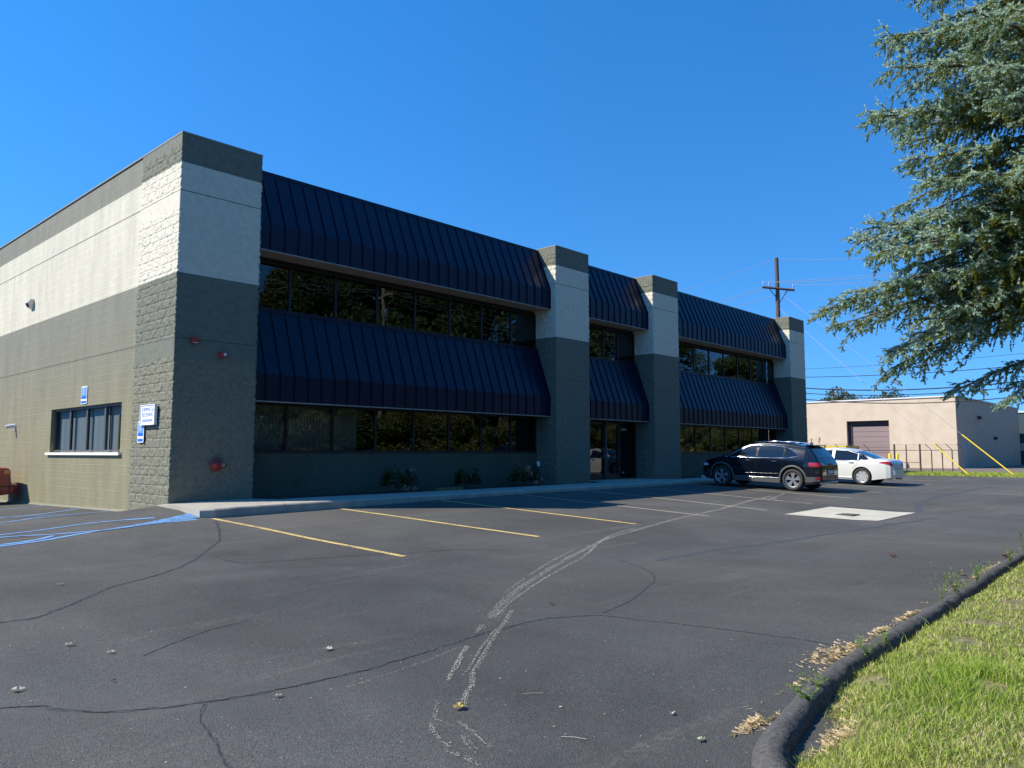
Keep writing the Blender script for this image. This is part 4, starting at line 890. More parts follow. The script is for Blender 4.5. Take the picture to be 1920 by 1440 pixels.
b1=leafy(26.6,-23.4,-.5,4.6,2.6,41,'low sunlit bush across the road, seen only mirrored in the lower front windows',cat='bush',group=GB,leaves=12000,ls=.10,mats=TL,name='roadside_bush',low=.08)
for i,(x,y,q) in enumerate([(20,-24.2,.9),(32.5,-24.5,1.05),(38.5,-23.6,.9),(45,-24.4,1.1),(52,-23.8,.9),(60,-24.5,1.1),(69,-24,1.0),(79,-24.2,1.1),(90,-24,1.1),(102,-24,1.2),(14,-24.5,.8)]):
    c=copy_tree(b1); c.location=(x,y,-.5); c.scale=(q,q,q*.95); c.rotation_euler=(0,0,i*1.7)
# sapling at the corner of the fourth pillar
rd=random.Random(5); T=empty('sapling',(36.0,.6,0),'thin green sapling growing beside the far right pillar, before the yellow dumpster','plant'); V=[];F=[];mb=MB()
for i in range(7):
    a=rd.uniform(0,6.28); e=Vector((math.cos(a)*.5,math.sin(a)*.5,rd.uniform(1.5,2.1))); mb.tube([(0,0,0),tuple(e*.5+Vector((0,0,.1))),tuple(e)],.012,4)
    for k in range(22): p=e*rd.uniform(.45,1); leafq(V,F,p,Vector((rd.uniform(-1,1),rd.uniform(-1,1),rd.uniform(-.3,.6))),rd.uniform(.08,.16))
mb.build('stem','bark',T); npmesh('leaves',V,F,[TG[1]],parent=T)
# ---------------------------------------------------------------- cars
M['paint_dark']=mat('midnight_paint',(.003,.005,.011),.14,coat=.6,spec=.35)
M['paint_white']=mat('pearl_white_paint',(.70,.70,.66),.35,coat=.8)
M['paint_red']=mat('dark_red_paint',(.30,.032,.026),.35,coat=.8)
M['rubber']=mat('tyre_rubber',(.035,.035,.035),.85,bump=.2,bscale=60)
M['alloy']=mat('alloy_rim',(.42,.42,.43),.3,metal=.7); M['alloyb']=mat('bright_alloy_rim',(.68,.69,.70),.25,metal=.5)
M['chrome']=mat('chrome_trim',(.85,.86,.88),.08,metal=1)
M['clad']=mat('grey_cladding',(.085,.085,.085),.6)
M['seam_shadow']=mat('panel_gap_and_shadow',(.01,.01,.01),.8); M['under']=mat('underbody',(.012,.012,.012),.9)
M['carglass']=mat('car_privacy_glass',(.008,.010,.013),.03,spec=.8,coat=.5)
M['lampred']=mat('red_tail_lens',(.42,.012,.02),.15,coat=1); M['lampamber']=mat('amber_lens',(.75,.22,.04),.2,coat=1); M['lampclear']=mat('clear_lens',(.7,.7,.72),.1,coat=1)
M['plate']=mat('licence_plate',(.55,.58,.62),.4)
class Car:
    def __init__(s,sp): s.__dict__.update(sp)
    def zt(s,x): return float(np.interp(x,[p[0] for p in s.top],[p[1] for p in s.top]))
    def z0(s,x): return float(np.interp(x,[p[0] for p in s.bot],[p[1] for p in s.bot]))
    def Wx(s,x): return float(np.interp(x,[p[0] for p in s.plan],[p[1] for p in s.plan]))*s.w/2
    def hw(s,x,z):
        W=s.Wx(x); b=s.belt; 
        if z>b: return W*(1-s.tum*min(1.1,(z-b)/(s.roof-b))**1.15-.025*min(1,(z-b)/.05))
        lo=(b-z)/(b-.25); return W*(1-.055*lo**2+.012*math.sin(min(1,lo)*PI*1.0)) - (.02*W if lo<.12 else 0)*0
    def sec(s,x):
        zt=s.zt(x); z0=s.z0(x); r=min(s.rc,(zt-z0)*.35); cr=.035 if zt>s.belt+.05 else .05
        zsd=zt-cr-r; P=[]
        for i in range(11): z=z0+(zsd-z0)*i/10; P.append((s.hw(x,z),z))
        yc=P[-1][0]
        for i in range(1,6): a=PI/2*i/5; P.append((yc-r*1.2*(1-math.cos(a)),zsd+r*math.sin(a)))
        y1=P[-1][0]; zz=P[-1][1]
        for i in range(1,6): t=1-i/5; P.append((y1*t,zz+cr*(1-t*t)))
        return P
    def topz(s,x,y):
        P=s.sec(x); ys=[p[0] for p in P[10:]][::-1]; zs_=[p[1] for p in P[10:]][::-1]; return float(np.interp(abs(y),ys,zs_))
    def body(s,T,paint):
        xs=[]; X0=s.top[0][0]; X1=s.top[-1][0]; n=110
        for i in range(n+1): t=i/n; xs.append(X0+(X1-X0)*(.5-.5*math.cos(PI*t))*.5+(X1-X0)*t*.5)
        xs=sorted(set([round(x,4) for x in xs]+[p[0] for p in s.top])); rows=[]
        for x in xs:
            P=s.sec(x); L=[(x,p[0],p[1]) for p in P]; R=[(x,-p[0],p[1]) for p in P[:-1]][::-1]; rows.append(L+R)
        mb=MB(); mb.grid(rows,paint,True); n=len(rows[0]); mb.add(rows[0],[tuple(range(n))],paint); mb.add(rows[-1],[tuple(range(n-1,-1,-1))],paint)
        mb.mi('under'); me=mb.build('body',None,T)
        # wheel wells
        for wx in s.axles:
            c=MB(); 
            for sg in (-1,1):
                ya,yb=(s.w/2-.30)*sg,(s.w/2+.3)*sg; rr=s.arch; ring=[[(wx+rr*math.cos(2*PI*q/40),y,s.rt+.01+rr*math.sin(2*PI*q/40)) for q in range(40)] for y in (ya,yb)]
                k=MB(); k.grid(ring,'under',True); k.add(ring[0],[tuple(range(40))],'under'); k.add(ring[1],[tuple(range(39,-1,-1))],'under'); co=k.build('cut')
                md=me.modifiers.new('b','BOOLEAN'); md.operation='DIFFERENCE'; md.object=co; md.solver='EXACT'; md.material_mode='TRANSFER'
                dg=bpy.context.evaluated_depsgraph_get(); dg.update(); nm=bpy.data.meshes.new_from_object(me.evaluated_get(dg)); me.modifiers.clear(); me.data=nm; bpy.data.objects.remove(co)
        me.data.polygons.foreach_set('use_smooth',[True]*len(me.data.polygons))
        try: me.data.set_sharp_from_angle(angle=math.radians(38))
        except Exception: pass
        me.name='body'; return me
    def side(s,pts_lo,pts_hi,mt,name,T,off=.006,n=14,both=True,m=6):
        """patch on the body side between a lower and an upper curve given as (x,z) points"""
        res=[]
        for sg in ((1,-1) if both else (1,)):
            mb=MB(); xa=max(pts_lo[0][0],pts_hi[0][0]); xb=min(pts_lo[-1][0],pts_hi[-1][0]); rows=[]
            for i in range(n+1):
                x=pts_lo[0][0]+(pts_lo[-1][0]-pts_lo[0][0])*i/n; zl=float(np.interp(x,[p[0] for p in pts_lo],[p[1] for p in pts_lo])); zh=float(np.interp(x,[p[0] for p in pts_hi],[p[1] for p in pts_hi]))
                rows.append([(x,sg*(s.hw(x,zl+(zh-zl)*j/m)+off),zl+(zh-zl)*j/m) for j in range(m+1)])
            mb.grid(rows,mt); res.append(mb.build(name,None,T,smooth=True))
        return res
    def line(s,pts,r,mt,name,T,off=.008,n=6):
        res=[]
        for sg in (1,-1):
            P=[]
            for a,b in zip(pts[:-1],pts[1:]):
                for i in range(n): t=i/n; x=a[0]+(b[0]-a[0])*t; z=a[1]+(b[1]-a[1])*t; P.append((x,sg*(s.hw(x,z)+off),z))
            x,z=pts[-1]; P.append((x,sg*(s.hw(x,z)+off),z)); mb=MB(); mb.tube(P,r,5); res.append(mb.build(name,mt,T,smooth=True))
        return res
    def toppatch(s,x0,x1,f0,f1,mt,name,T,off=.008,n=12,m=10,y0=-1):
        mb=MB(); rows=[]
        for i in range(n+1):
            x=x0+(x1-x0)*i/n; f=f0+(f1-f0)*i/n; yc=s.sec(x)[10][0]-s.rc*1.0; ya=y0*yc*f if y0==-1 else y0; r=[]
            for j in range(m+1):
                y=-yc*f+2*yc*f*j/m; z=s.topz(x,y); e=.01; dzx=(s.topz(x+e,y)-s.topz(x-e,y))/(2*e); nn=Vector((-dzx,0,1)).normalized(); r.append((x+nn.x*off,y,z+nn.z*off))
            rows.append(r)
        mb.grid(rows,mt); return mb.build(name,None,T,smooth=True)
    def rearpatch(s,z0,z1,ya,yb,mt,name,T,off=.012,m=12,n=6,both=False):
        """patch on the tail: x found from the profile, wrapping round the corner"""
        mb=MB(); zs_=[p[1] for p in s.top[:s.nr]]; xs_=[p[0] for p in s.top[:s.nr]]
        for sg in ((1,-1) if both else (1,)):
            rows=[]
            for i in range(n+1):
                z=z0+(z1-z0)*i/n; r=[]
                for j in range(m+1):
                    y=ya+(yb-ya)*j/m; x=float(np.interp(z+.05,zs_,xs_)); # corner wrap
                    k=abs(y)/(s.Wx(x+.02)); x2=x
                    while x2<x+.9 and (s.hw(x2,z)-.004)<abs(y): x2+=.005
                    # section corner
                    while x2<x+.9 and s.topz(x2,abs(y))<z and abs(y)<s.hw(x2,z): x2+=.005
                    r.append((x2-off*.8,sg*(y+math.copysign(off*min(1,(x2-x)/.04),y)),z))
                rows.append(r)
            mb.grid(rows,mt)
        return mb.build(name,None,T,smooth=True)
    def wheels(s,T,spokes,rm,double=False,rimr=.68):
        base=None
        for wx in s.axles:
            for sg in (1,-1):
                y=sg*(s.w/2-.115-.01); R=s.rt; wd=.112
                mb=MB(); prof=[(R*rimr,-wd*.75),(R*.8,-wd*1.0),(R*.93,-wd),(R*.985,-wd*.8),(R,-wd*.4),(R,wd*.4),(R*.985,wd*.8),(R*.93,wd),(R*.8,wd*1.0),(R*rimr,wd*.75),(R*rimr*.97,0)]
                mb.lathe(prof+[prof[0]],axis='y',n=36); w_=mb.build('wheel','rubber',T,smooth=True); w_.location=(wx,y,R)
                mb=MB(); r=R*rimr; o=sg*wd*.62
                mb.lathe([(r*1.0,o*1.18),(r*.93,o*1.1),(r*.90,o*.7),(r*.95,-o*.5)],axis='y',n=36,mt=rm); mb.lathe([(0,o*.15),(r*.93,o*.15)],axis='y',n=24,mt='under')
                mb.lathe([(0,o*1.05),(r*.13,o*1.05),(r*.17,o*.8),(r*.17,o*.3)],axis='y',n=16,mt=rm)
                for k in range(spokes):
                    a=2*PI*k/spokes+.3
                    for da in ((-.13,.13) if double else (0,)):
                        ww=(.030 if double else .058)*R/.34; q=[]
                        for rr,hh,wf in ((r*.12,o*.98,.8),(r*.55,o*1.0,1),(r*.94,o*1.05,1.25 if not double else 1)):
                            an=a+da*(rr/r if double else 1)*1.6; c,s_=math.cos(an),math.sin(an); q.append([(rr*c-s_*ww*wf,hh,rr*s_+c*ww*wf),(rr*c+s_*ww*wf,hh,rr*s_-c*ww*wf)])
                        mb.grid(q,rm); mb.grid([[(p[0][0],p[0][1],p[0][2]),(p[0][0],p[0][1]-o*.45,p[0][2])] for p in q],rm); mb.grid([[(p[1][0],p[1][1],p[1][2]),(p[1][0],p[1][1]-o*.45,p[1][2])] for p in q],rm)
                rim=mb.build('rim',None,w_); rim.data.materials  # sub-part
def archtrim(C,T,wid,mt):
    for wx in C.axles:
        for sg in (1,-1):
            mb=MB(); rows=[]
            for i in range(25):
                a=math.radians(-8)+math.radians(196)*i/24; r=[]
                for rr in (C.arch-.012,C.arch-.005,C.arch+wid*.5,C.arch+wid):
                    x=wx+rr*math.cos(a); z=C.rt+.01+rr*math.sin(a); r.append((x,sg*(C.hw(x,z)+(.016 if rr<C.arch+wid*.9 else .002)),z))
                r=[(r[0][0],r[0][1]-sg*.03,r[0][2])]+r[1:]; rows.append(r)
            mb.grid(rows,mt); mb.build('wheel_arch_trim',None,T,smooth=True)
def mirrors(C,T,x,z,mt):
    for sg in (1,-1):
        mb=MB(); y=C.hw(x,z); mb.tube([(x,sg*(y-.02),z-.02),(x,sg*(y+.08),z)],.025,6); mb.lathe([(0,-.05),(.05,-.045),(.075,-.01),(.07,.04),(.0,.05)],c=(x,sg*(y+.15),z+.04),axis='x',n=12); o=mb.build('door_mirror',mt,T,smooth=True)
def handle(C,T,x,z,mt):
    for sg in (1,-1):
        mb=MB(); y=C.hw(x,z)+.012; mb.tube([(x-.09,sg*(y-.01),z),(x-.07,sg*(y+.02),z+.003),(x+.07,sg*(y+.02),z+.003),(x+.09,sg*(y-.01),z)],.013,6); mb.build('door_handle',mt,T,smooth=True)

# dark crossover
sp=dict(w=1.87,belt=1.05,roof=1.62,tum=.235,rc=.07,rt=.375,arch=.44,axles=(-1.30,1.39),nr=9,
 top=[(-2.27,.52),(-2.25,.86),(-2.22,.98),(-2.14,1.12),(-2.02,1.28),(-1.88,1.44),(-1.78,1.55),(-1.70,1.585),(-1.2,1.64),(-.6,1.67),(0,1.665),(.35,1.61),(.65,1.50),(1.0,1.33),(1.25,1.19),(1.38,1.13),(1.8,1.05),(2.08,.96),(2.22,.84),(2.31,.66),(2.33,.5)],
 bot=[(-2.27,.36),(-2.1,.28),(-1.7,.22),(1.8,.22),(2.15,.26),(2.33,.34)],
 plan=[(-2.27,.76),(-2.2,.86),(-2.05,.935),(-1.7,.985),(-1.0,1),(1.2,1),(1.7,.975),(2.05,.90),(2.22,.80),(2.33,.66)])
def make_suv():
    C=Car(sp); T=empty('crossover_car',(0,0,0),'black crossover car with silver roof rails parked nose-in before the last pillar','car')
    C.body(T,'paint_dark'); C.wheels(T,5,'alloy',True)
    archtrim(C,T,.055,'clad')
    C.side([(-.83,.24),(.93,.24)],[(-.83,.40),(.93,.40)],'clad','side_cladding',T,.012)
    C.side([(-2.2,.38),(-1.78,.30)],[(-2.2,.52),(-1.78,.50)],'clad','bumper_cladding',T,.010)
    C.line([(-.80,.415),(.90,.40)],.012,'chrome','sill_trim',T,.016)
    C.line([(-.80,.56),(.2,.54),(.9,.52)],.010,'paint_dark','door_crease',T,.004)
    # side glass
    C.side([(-1.46,1.20),(-1.0,1.115)],[(-1.46,1.22),(-1.3,1.34),(-1.15,1.43),(-1.0,1.475)],'carglass','quarter_window',T)
    C.side([(-.94,1.11),(0.0,1.085)],[(-.94,1.485),(-.5,1.52),(0,1.52)],'carglass','rear_side_window',T)
    C.side([(.07,1.085),(1.12,1.075)],[(.07,1.515),(.35,1.475),(.7,1.335),(1.12,1.095)],'carglass','front_side_window',T)
    C.line([(1.2,1.07),(.5,1.075),(-.5,1.09),(-1.15,1.125),(-1.5,1.205),(-1.34,1.345),(-1.15,1.45),(-.9,1.50),(-.5,1.535),(0,1.54),(.35,1.495),(.72,1.345),(1.2,1.08)],.011,'chrome','window_trim',T,.010)
    for x in (-.97,.035): C.line([(x,1.10),(x,1.50)],.018,'seam_shadow','door_pillar_trim',T,.004)
    for pts in ([(.04,1.07),(.04,.30)],[(-.96,1.10),(-.93,.8),(-.80,.45)],[(1.05,1.05),(1.1,.7),(.97,.35)]): C.line(pts,.0045,'seam_shadow','door_gap',T,.001)
    handle(C,T,-.62,.985,'chrome'); handle(C,T,.36,.98,'chrome'); mirrors(C,T,1.02,1.08,'paint_dark')
    C.toppatch(.48,1.22,1.0,1.04,'carglass','windscreen',T)
    C.toppatch(-2.10,-1.86,.97,.93,'carglass','rear_window',T)
    for y in (.60,-.60):
        mb=MB(); mb.tube([(.28,y,C.topz(.28,y)-.01),(.2,y,C.topz(.2,y)+.045),(-.6,y,C.topz(-.6,y)+.055),(-1.35,y,C.topz(-1.35,y)+.055),(-1.45,y,C.topz(-1.45,y)-.01)],.017,8); mb.build('roof_rail','chrome',T,smooth=True)
    mb=MB(); mb.box(-1.86,-1.62,-.58,.58,1.575,1.60); mb.build('spoiler','paint_dark',T)
    mb=MB(); mb.add([(-1.52,-.02,1.60),(-1.52,.02,1.60),(-1.66,.02,1.58),(-1.66,-.02,1.58),(-1.62,-.005,1.70),(-1.62,.005,1.70)],[(0,1,5,4),(1,2,5),(2,3,4,5),(3,0,4)]); mb.build('antenna','chrome',T)
    C.rearpatch(.86,1.00,-.90,.90,'lampred','tail_lamp',T,.016,m=40)
    C.rearpatch(.905,.925,-.70,.70,'chrome','tail_lamp_strip',T,.022,m=30)
    C.rearpatch(.62,.75,-.26,.26,'plate','licence_plate',T,.02,m=4,n=2)
    C.rearpatch(.60,.84,-.34,.34,'seam_shadow','plate_recess',T,.006,m=6,n=3)
    C.rearpatch(.44,.50,.45,.84,'lampred','reflector',T,.016,m=8,n=2,both=True)
    mb=MB(); mb.tube([(-2.16,-.80,.40),(-2.29,-.55,.33),(-2.29,.55,.33),(-2.16,.80,.40)],.028,8); mb.build('rear_skid_trim','alloy',T,smooth=True)
    for y in (.5,-.5):
        mb=MB(); mb.tube([(-2.0,y,.30),(-2.30,y,.29)],.04,10); mb.build('exhaust','chrome',T,smooth=True)
    C.side([(1.95,.72),(2.20,.70)],[(1.95,.80),(2.20,.82)],'lampclear','headlight',T)
    return T
T=make_suv(); k=.945
T.location=(18.72,-5.75+1.30*k,-.135+.055+.0); T.scale=(k,k,k); tilted(T,PI/2,-math.atan(.06/2.8))
T.location.z=(zf(18.8,-5.75)+zf(18.8,-2.9))/2+.004; tilted(T,PI/2,math.atan((zf(18.8,-2.9)-zf(18.8,-5.75))/2.8))

# sedans
def sedan(name,label,paint,rim,old=False,spokes=7):
    if old:
        s2=dict(w=1.78,belt=.90,roof=1.38,tum=.24,rc=.06,rt=.32,arch=.37,axles=(-1.3,1.35),nr=8,
         top=[(-2.44,.40),(-2.43,.58),(-2.40,.61),(-2.26,.62),(-2.24,.78),(-2.22,.98),(-2.19,1.02),(-2.10,1.035),(-1.7,1.04),(-1.35,1.10),(-1.0,1.30),(-.8,1.38),(-.2,1.42),(.3,1.38),(.75,1.15),(1.05,1.0),(1.6,.93),(2.1,.84),(2.3,.68),(2.36,.45)],
         bot=[(-2.44,.30),(-1.8,.24),(1.9,.2),(2.36,.28)],plan=[(-2.44,.90),(-2.38,.96),(-2.28,.99),(-2.2,.95),(-1.6,.985),(-1,1),(1.2,1),(1.8,.97),(2.15,.9),(2.36,.74)])
    else:
        s2=dict(w=1.85,belt=.945,roof=1.44,tum=.25,rc=.07,rt=.335,arch=.385,axles=(-1.35,1.45),nr=7,
         top=[(-2.48,.46),(-2.465,.70),(-2.44,.88),(-2.40,.985),(-2.33,1.04),(-2.2,1.065),(-1.95,1.075),(-1.80,1.085),(-1.45,1.22),(-1.1,1.35),(-.75,1.44),(-.3,1.48),(.1,1.475),(.45,1.41),(.8,1.26),(1.15,1.08),(1.3,1.02),(1.8,.96),(2.15,.86),(2.36,.72),(2.46,.5)],
         bot=[(-2.48,.33),(-2.1,.27),(-1.7,.2),(1.9,.19),(2.46,.3)],plan=[(-2.48,.74),(-2.42,.84),(-2.25,.92),(-1.9,.97),(-1.2,1),(1.2,1),(1.8,.965),(2.15,.89),(2.35,.78),(2.46,.62)])
    C=Car(s2); T=empty(name,(0,0,0),label,'car'); C.body(T,paint); C.wheels(T,spokes,rim,False,.70)
    b=.95 if not old else .93
    if old:
        C.side([(-1.25,b),(-.35,b)],[(-1.25,.98),(-.9,1.25),(-.35,1.30)],'carglass','rear_side_window',T); C.side([(-.28,b),(.8,b)],[(-.28,1.31),(.3,1.26),(.8,.97)],'carglass','front_side_window',T)
        C.toppatch(-1.4,-1.02,1,.96,'carglass','rear_window',T); C.toppatch(.4,.95,1,1.05,'carglass','windscreen',T)
        C.rearpatch(.80,.96,.50,.86,'lampred','tail_lamp',T,.016,m=10,n=3,both=True); C.side([(-2.21,.83),(-2.06,.83)],[(-2.21,.935),(-2.06,.93)],'lampamber','side_lamp',T,.008)
        C.line([(-2.35,.50),(-1.75,.48)],.012,'seam_shadow','bumper_strip',T,.004); C.line([(-1.9,.66),(1.9,.62)],.010,'seam_shadow','side_moulding',T,.004)
    else:
        C.side([(-1.60,1.03),(-1.22,.985)],[(-1.60,1.05),(-1.5,1.14),(-1.38,1.21),(-1.22,1.27)],'carglass','quarter_window',T)
        C.side([(-1.18,.98),(-.26,.965)],[(-1.18,1.285),(-.75,1.355),(-.26,1.365)],'carglass','rear_side_window',T)
        C.side([(-.14,.965),(1.05,.95)],[(-.14,1.365),(.2,1.345),(.55,1.23),(1.05,.975)],'carglass','front_side_window',T)
        C.line([(1.1,.945),(.3,.955),(-.6,.965),(-1.3,.985),(-1.66,1.03),(-1.5,1.165),(-1.3,1.265),(-1.0,1.335),(-.6,1.385),(-.1,1.39),(.25,1.365),(.6,1.245),(1.1,.955)],.009,'chrome','window_trim',T,.008)
        C.toppatch(-1.82,-1.10,.99,.93,'carglass','rear_window',T); C.toppatch(.48,1.18,1,1.05,'carglass','windscreen',T)
        for pts in ([(-.20,.95),(-.19,.30)],[(-1.22,.97),(-1.15,.8),(-.98,.62)],[(1.0,.94),(1.03,.6),(.95,.3)]): C.line(pts,.0035,'seam_shadow','door_gap',T,.0005)
        C.line([(-.95,.27),(1.0,.27)],.02,paint,'sill',T,.012)
        C.side([(-2.41,.83),(-2.02,.90)],[(-2.41,.955),(-2.3,.985),(-2.02,.93)],'lampred','tail_lamp',T,.008); C.rearpatch(.80,.93,.52,.80,'lampred','tail_lamp_inner',T,.018,m=10,n=4,both=True)
        C.rearpatch(.70,.83,-.26,.26,'plate','licence_plate',T,.02,m=4,n=2); C.rearpatch(.66,.86,-.36,.36,'seam_shadow','plate_recess',T,.006,m=6,n=3)
        handle(C,T,-.95,.89,'chrome'); handle(C,T,.10,.88,'chrome'); mirrors(C,T,.92,.98,paint)
        for y in (.55,-.55):
            mb=MB(); mb.tube([(-2.2,y,.26),(-2.45,y,.26)],.035,10); mb.build('exhaust','chrome',T,smooth=True)
    return T
T=sedan('sedan_car','white four-door sedan parked right of the black crossover','paint_white','alloyb')
k=.935; T.scale=(k,k,k)
def place(T,x,y0,y1,yaw):
    za,zb=zf(x,y0),zf(x,y1); T.location=(x,(y0+y1)/2,(za+zb)/2+.003); tilted(T,yaw,math.atan((zb-za)/(y1-y0)))
place(T,24.26,-6.05,-3.4,PI/2); T.location.y=-6.05+1.35*k
T2=copy_tree(T); T2['label']='white sedan standing just outside the frame, seen only mirrored in the entrance door'; place(T2,33.2,-12.5,-9.6,PI*.40); T2.location=(34.2,-12.8,zf(33.9,-12.6))
T=sedan('sedan_car','dark red older sedan at the left edge, its trunk close to the side wall','paint_red','alloyb',old=True)
T.location=(-2.74,10.92,-.41); k=1.06; T.scale=(k,k,k*1.03); T.rotation_euler=(0,0,PI)

# ---------------------------------------------------------------- beige building and yard beyond
G=empty('beige_warehouse',(58.7,-1.1,-.05),'low beige warehouse with a mauve roll-up door, beyond the fence','building')
def gbox(mb,x0,x1,y0,y1,z0,z1,mt): mb.box(x0-58.7,x1-58.7,y0+1.1,y1+1.1,z0+.05,z1+.05,mt)
DY0,DY1,DZ=3.70,7.00,3.74
mb=MB(); 
gbox(mb,58.7,59.2,-1.1,DY0,-.4,5.40,'beige'); gbox(mb,58.7,59.2,DY1,34,-.4,5.40,'beige'); gbox(mb,58.7,59.2,DY0,DY1,DZ,5.40,'beige'); gbox(mb,59.2,82,-1.1,-.7,-.4,5.40,'beige'); gbox(mb,59.2,82,-.7,34,5.0,5.2,'roof'); gbox(mb,81.6,82,-.7,34,-.4,5.40,'beige')
gw=mb.build('wall',None,G)
mb=MB(); gbox(mb,58.62,58.95,-1.18,34,5.40,5.50,'beigew'); gbox(mb,58.95,82,-1.18,-.9,5.40,5.50,'beigew'); mb.build('coping',None,gw)
mb=MB()
for i in range(8): z0=-.1+(DZ-.35)*i/8; gbox(mb,59.1,59.14,DY0+.02,DY1-.3,z0+.01,z0+(DZ-.35)/8-.01,'rolldoor')
gbox(mb,59.15,59.18,DY0,DY1,-.1,DZ,'rolldark'); mb.build('roll_door',None,G)
mb=MB(); gbox(mb,59.02,59.16,DY1-.3,DY1,-.1,DZ,'rolldark'); gbox(mb,59.02,59.16,DY0,DY1-.3,DZ-.35,DZ,'rolldark'); mb.build('door_reveal',None,G)
M['greydoor']=mat('pale_grey_door',(.42,.43,.45),.5)
mb=MB(); gbox(mb,60.1,61.3,-1.13,-1.08,-.1,1.95,'greydoor'); mb.build('door',None,G)
mb=MB(); gbox(mb,61.5,62.1,-1.14,-1.1,1.35,2.35,'greydoor'); mb.build('wall_notice',None,G)
for (x,z) in ((65.5,4.0),(71,2.4)):
    mb=MB(); gbox(mb,x-.15,x+.15,-1.35,-1.1,z-.12,z+.14,'rolldark'); mb.build('wall_lamp',None,G)
G2=empty('dark_warehouse',(84,-3.2,0),'dark teal building with a sunlit strip coloured as a pale band beyond the beige warehouse, at the right edge','building')
M['teal']=mat('dark_teal_cladding',(.03,.06,.07),.6); mb=MB(); mb.box(0,40,0,25,2.1,5.15,'teal'); mb.box(0,40,0,25,-.3,1.35,'teal'); mb.build('wall',None,G2); mb=MB(); mb.box(-.05,40,-.05,25,1.352,2.098,'beige'); mb.build('band',None,G2); mb=MB(); mb.box(-.1,40.1,-.1,25,5.15,5.3,'beigew'); mb.build('coping',None,G2)  # beige band stands for a sunlit strip of the wall
G3=empty('sky_reflection_blocker',(-4,64,-.6),'unseen grey block added left of the frame to keep bright sky off the side window','building')  # added unseen block, replaces bright sky in the side window reflection
mb=MB(); mb.box(-46,0,0,20,0,9.2,'cap'); mb.box(-46,.05,-.05,20,9.2,9.4,'beigew'); mb.build('wall',None,G3)
for i in range(6):
    mb=MB(); mb.box(-6-i*7,-2-i*7,-.06,0,1.4,3.4,'frame'); mb.build('window',None,G3)
# bollards
for i,(y,lab) in enumerate(((3.52,'yellow bollard at the right jamb of the roll-up door, nearer the door'),(2.98,'yellow bollard just right of its twin by the roll-up door'))):
    mb=MB(); mb.lathe([(0,1.12),(.06,1.1),(.11,1.02),(.11,-.2)],n=16); o=mb.build('bollard','yellow',smooth=True); o.location=(58.0,y,0); tag(o,lab,'bollard','bollards by the roll-up door')
# yellow dumpster
D=empty('dumpster',(47,4.6,-.05),'yellow steel dumpster behind the fence, above the white sedan roof','dumpster')
mb=MB(); mb.add([(-1,-1.5,.15),(1,-1.5,.15),(1,2.2,.15),(-1,2.2,.15),(-1.15,-2.0,1.42),(1.15,-2.0,1.42),(1.15,2.6,1.42),(-1.15,2.6,1.42)],[(0,3,2,1),(0,1,5,4),(1,2,6,5),(2,3,7,6),(3,0,4,7)]); mb.build('body','yellow',D)
mb=MB(); mb.box(-1.22,1.22,-2.08,2.68,1.42,1.47,'seam_shadow'); mb.box(-1.25,1.25,-2.12,2.72,1.471,1.66,'yellow'); mb.build('rim',None,D)  # black strip under the rim paints its shadow line
for y in (-1.2,0,1.2):
    mb=MB(); mb.box(-1.2,-1.1,y-.04,y+.04,.2,1.4); mb.build('rib','yellow',D)
# chain-link fence with barbed arms
FE=empty('chain_link_fence',(46,-2,-.1),'brown chain-link fence with slanted barbed-wire arms before the beige warehouse','fence')
FL=[(41.5,5.2,0),(43.5,2.0,1),(44.8,.7,1),(46,-.45,2),(46,-1.15,0),(46,-1.95,2),(46,-2.6,1),(46,-3.2,1),(46,-3.75,1),(46,-4.35,1)]
M['mesh']=mat('fence_wire',(.12,.10,.09),.6)
for i,(x,y,t) in enumerate(FL):
    mb=MB(); lx,ly=x-46,y+2; r=.055 if t==2 else .032; h=1.78 if t==2 else 1.42
    if t==0: r=.035; h=1.75
    mb.tube([(lx,ly,-.1),(lx,ly,h)],r,8); mb.build('post','fence',FE,smooth=True)
    if t==1: mb=MB(); mb.tube([(lx,ly,h),(lx-.1,ly+.32,h+.36)],.022,6); mb.build('barb_arm','fence',FE)
mb=MB(); pr=[(x-46,y+2,1.40) for x,y,t in FL]; mb.tube(pr,.024,6,caps=False); mb.build('top_rail','fence',FE)
mb=MB(); mb.tube([(0,1.55,.62),(0,.05,.62)],.02,6); mb.build('gate_rail','fence',FE)
mb=MB()
for d in (.12,.24,.34): mb.tube([(x-46-.1*d/.36,y+2+.32*d/.36,1.42+d) for x,y,t in FL],.006,3,caps=False)
mb.build('barbed_wire','mesh',FE)
mb=MB()
for (xa,ya,_),(xb,yb,_) in zip(FL[:-1],FL[1:]):
    L=math.hypot(xb-xa,yb-ya); n=int((L+1.4)/.16)
    for i in range(n):
        for sg in (1,-1):
            u0=i*.16-(1.4 if sg>0 else 0); a0=max(0,u0); z0=(a0-u0) if sg>0 else 0
            u0=i*.16-1.4; 
            ua,za=(u0,0.0) if sg>0 else (u0,1.4); ub,zb=(u0+1.4,1.4) if sg>0 else (u0+1.4,0.0)
            ta=max(0,-u0/1.4); tb=min(1,(L-u0)/1.4)
            if tb<=ta: continue
            q=lambda t:(xa-46+(xb-xa)*(u0+1.4*t)/L,ya+2+(yb-ya)*(u0+1.4*t)/L,za+(zb-za)*t)
            mb.tube([q(ta),q(tb)],.0022,3,caps=False)
mb.build('chain_link','mesh',FE,recalc=False)
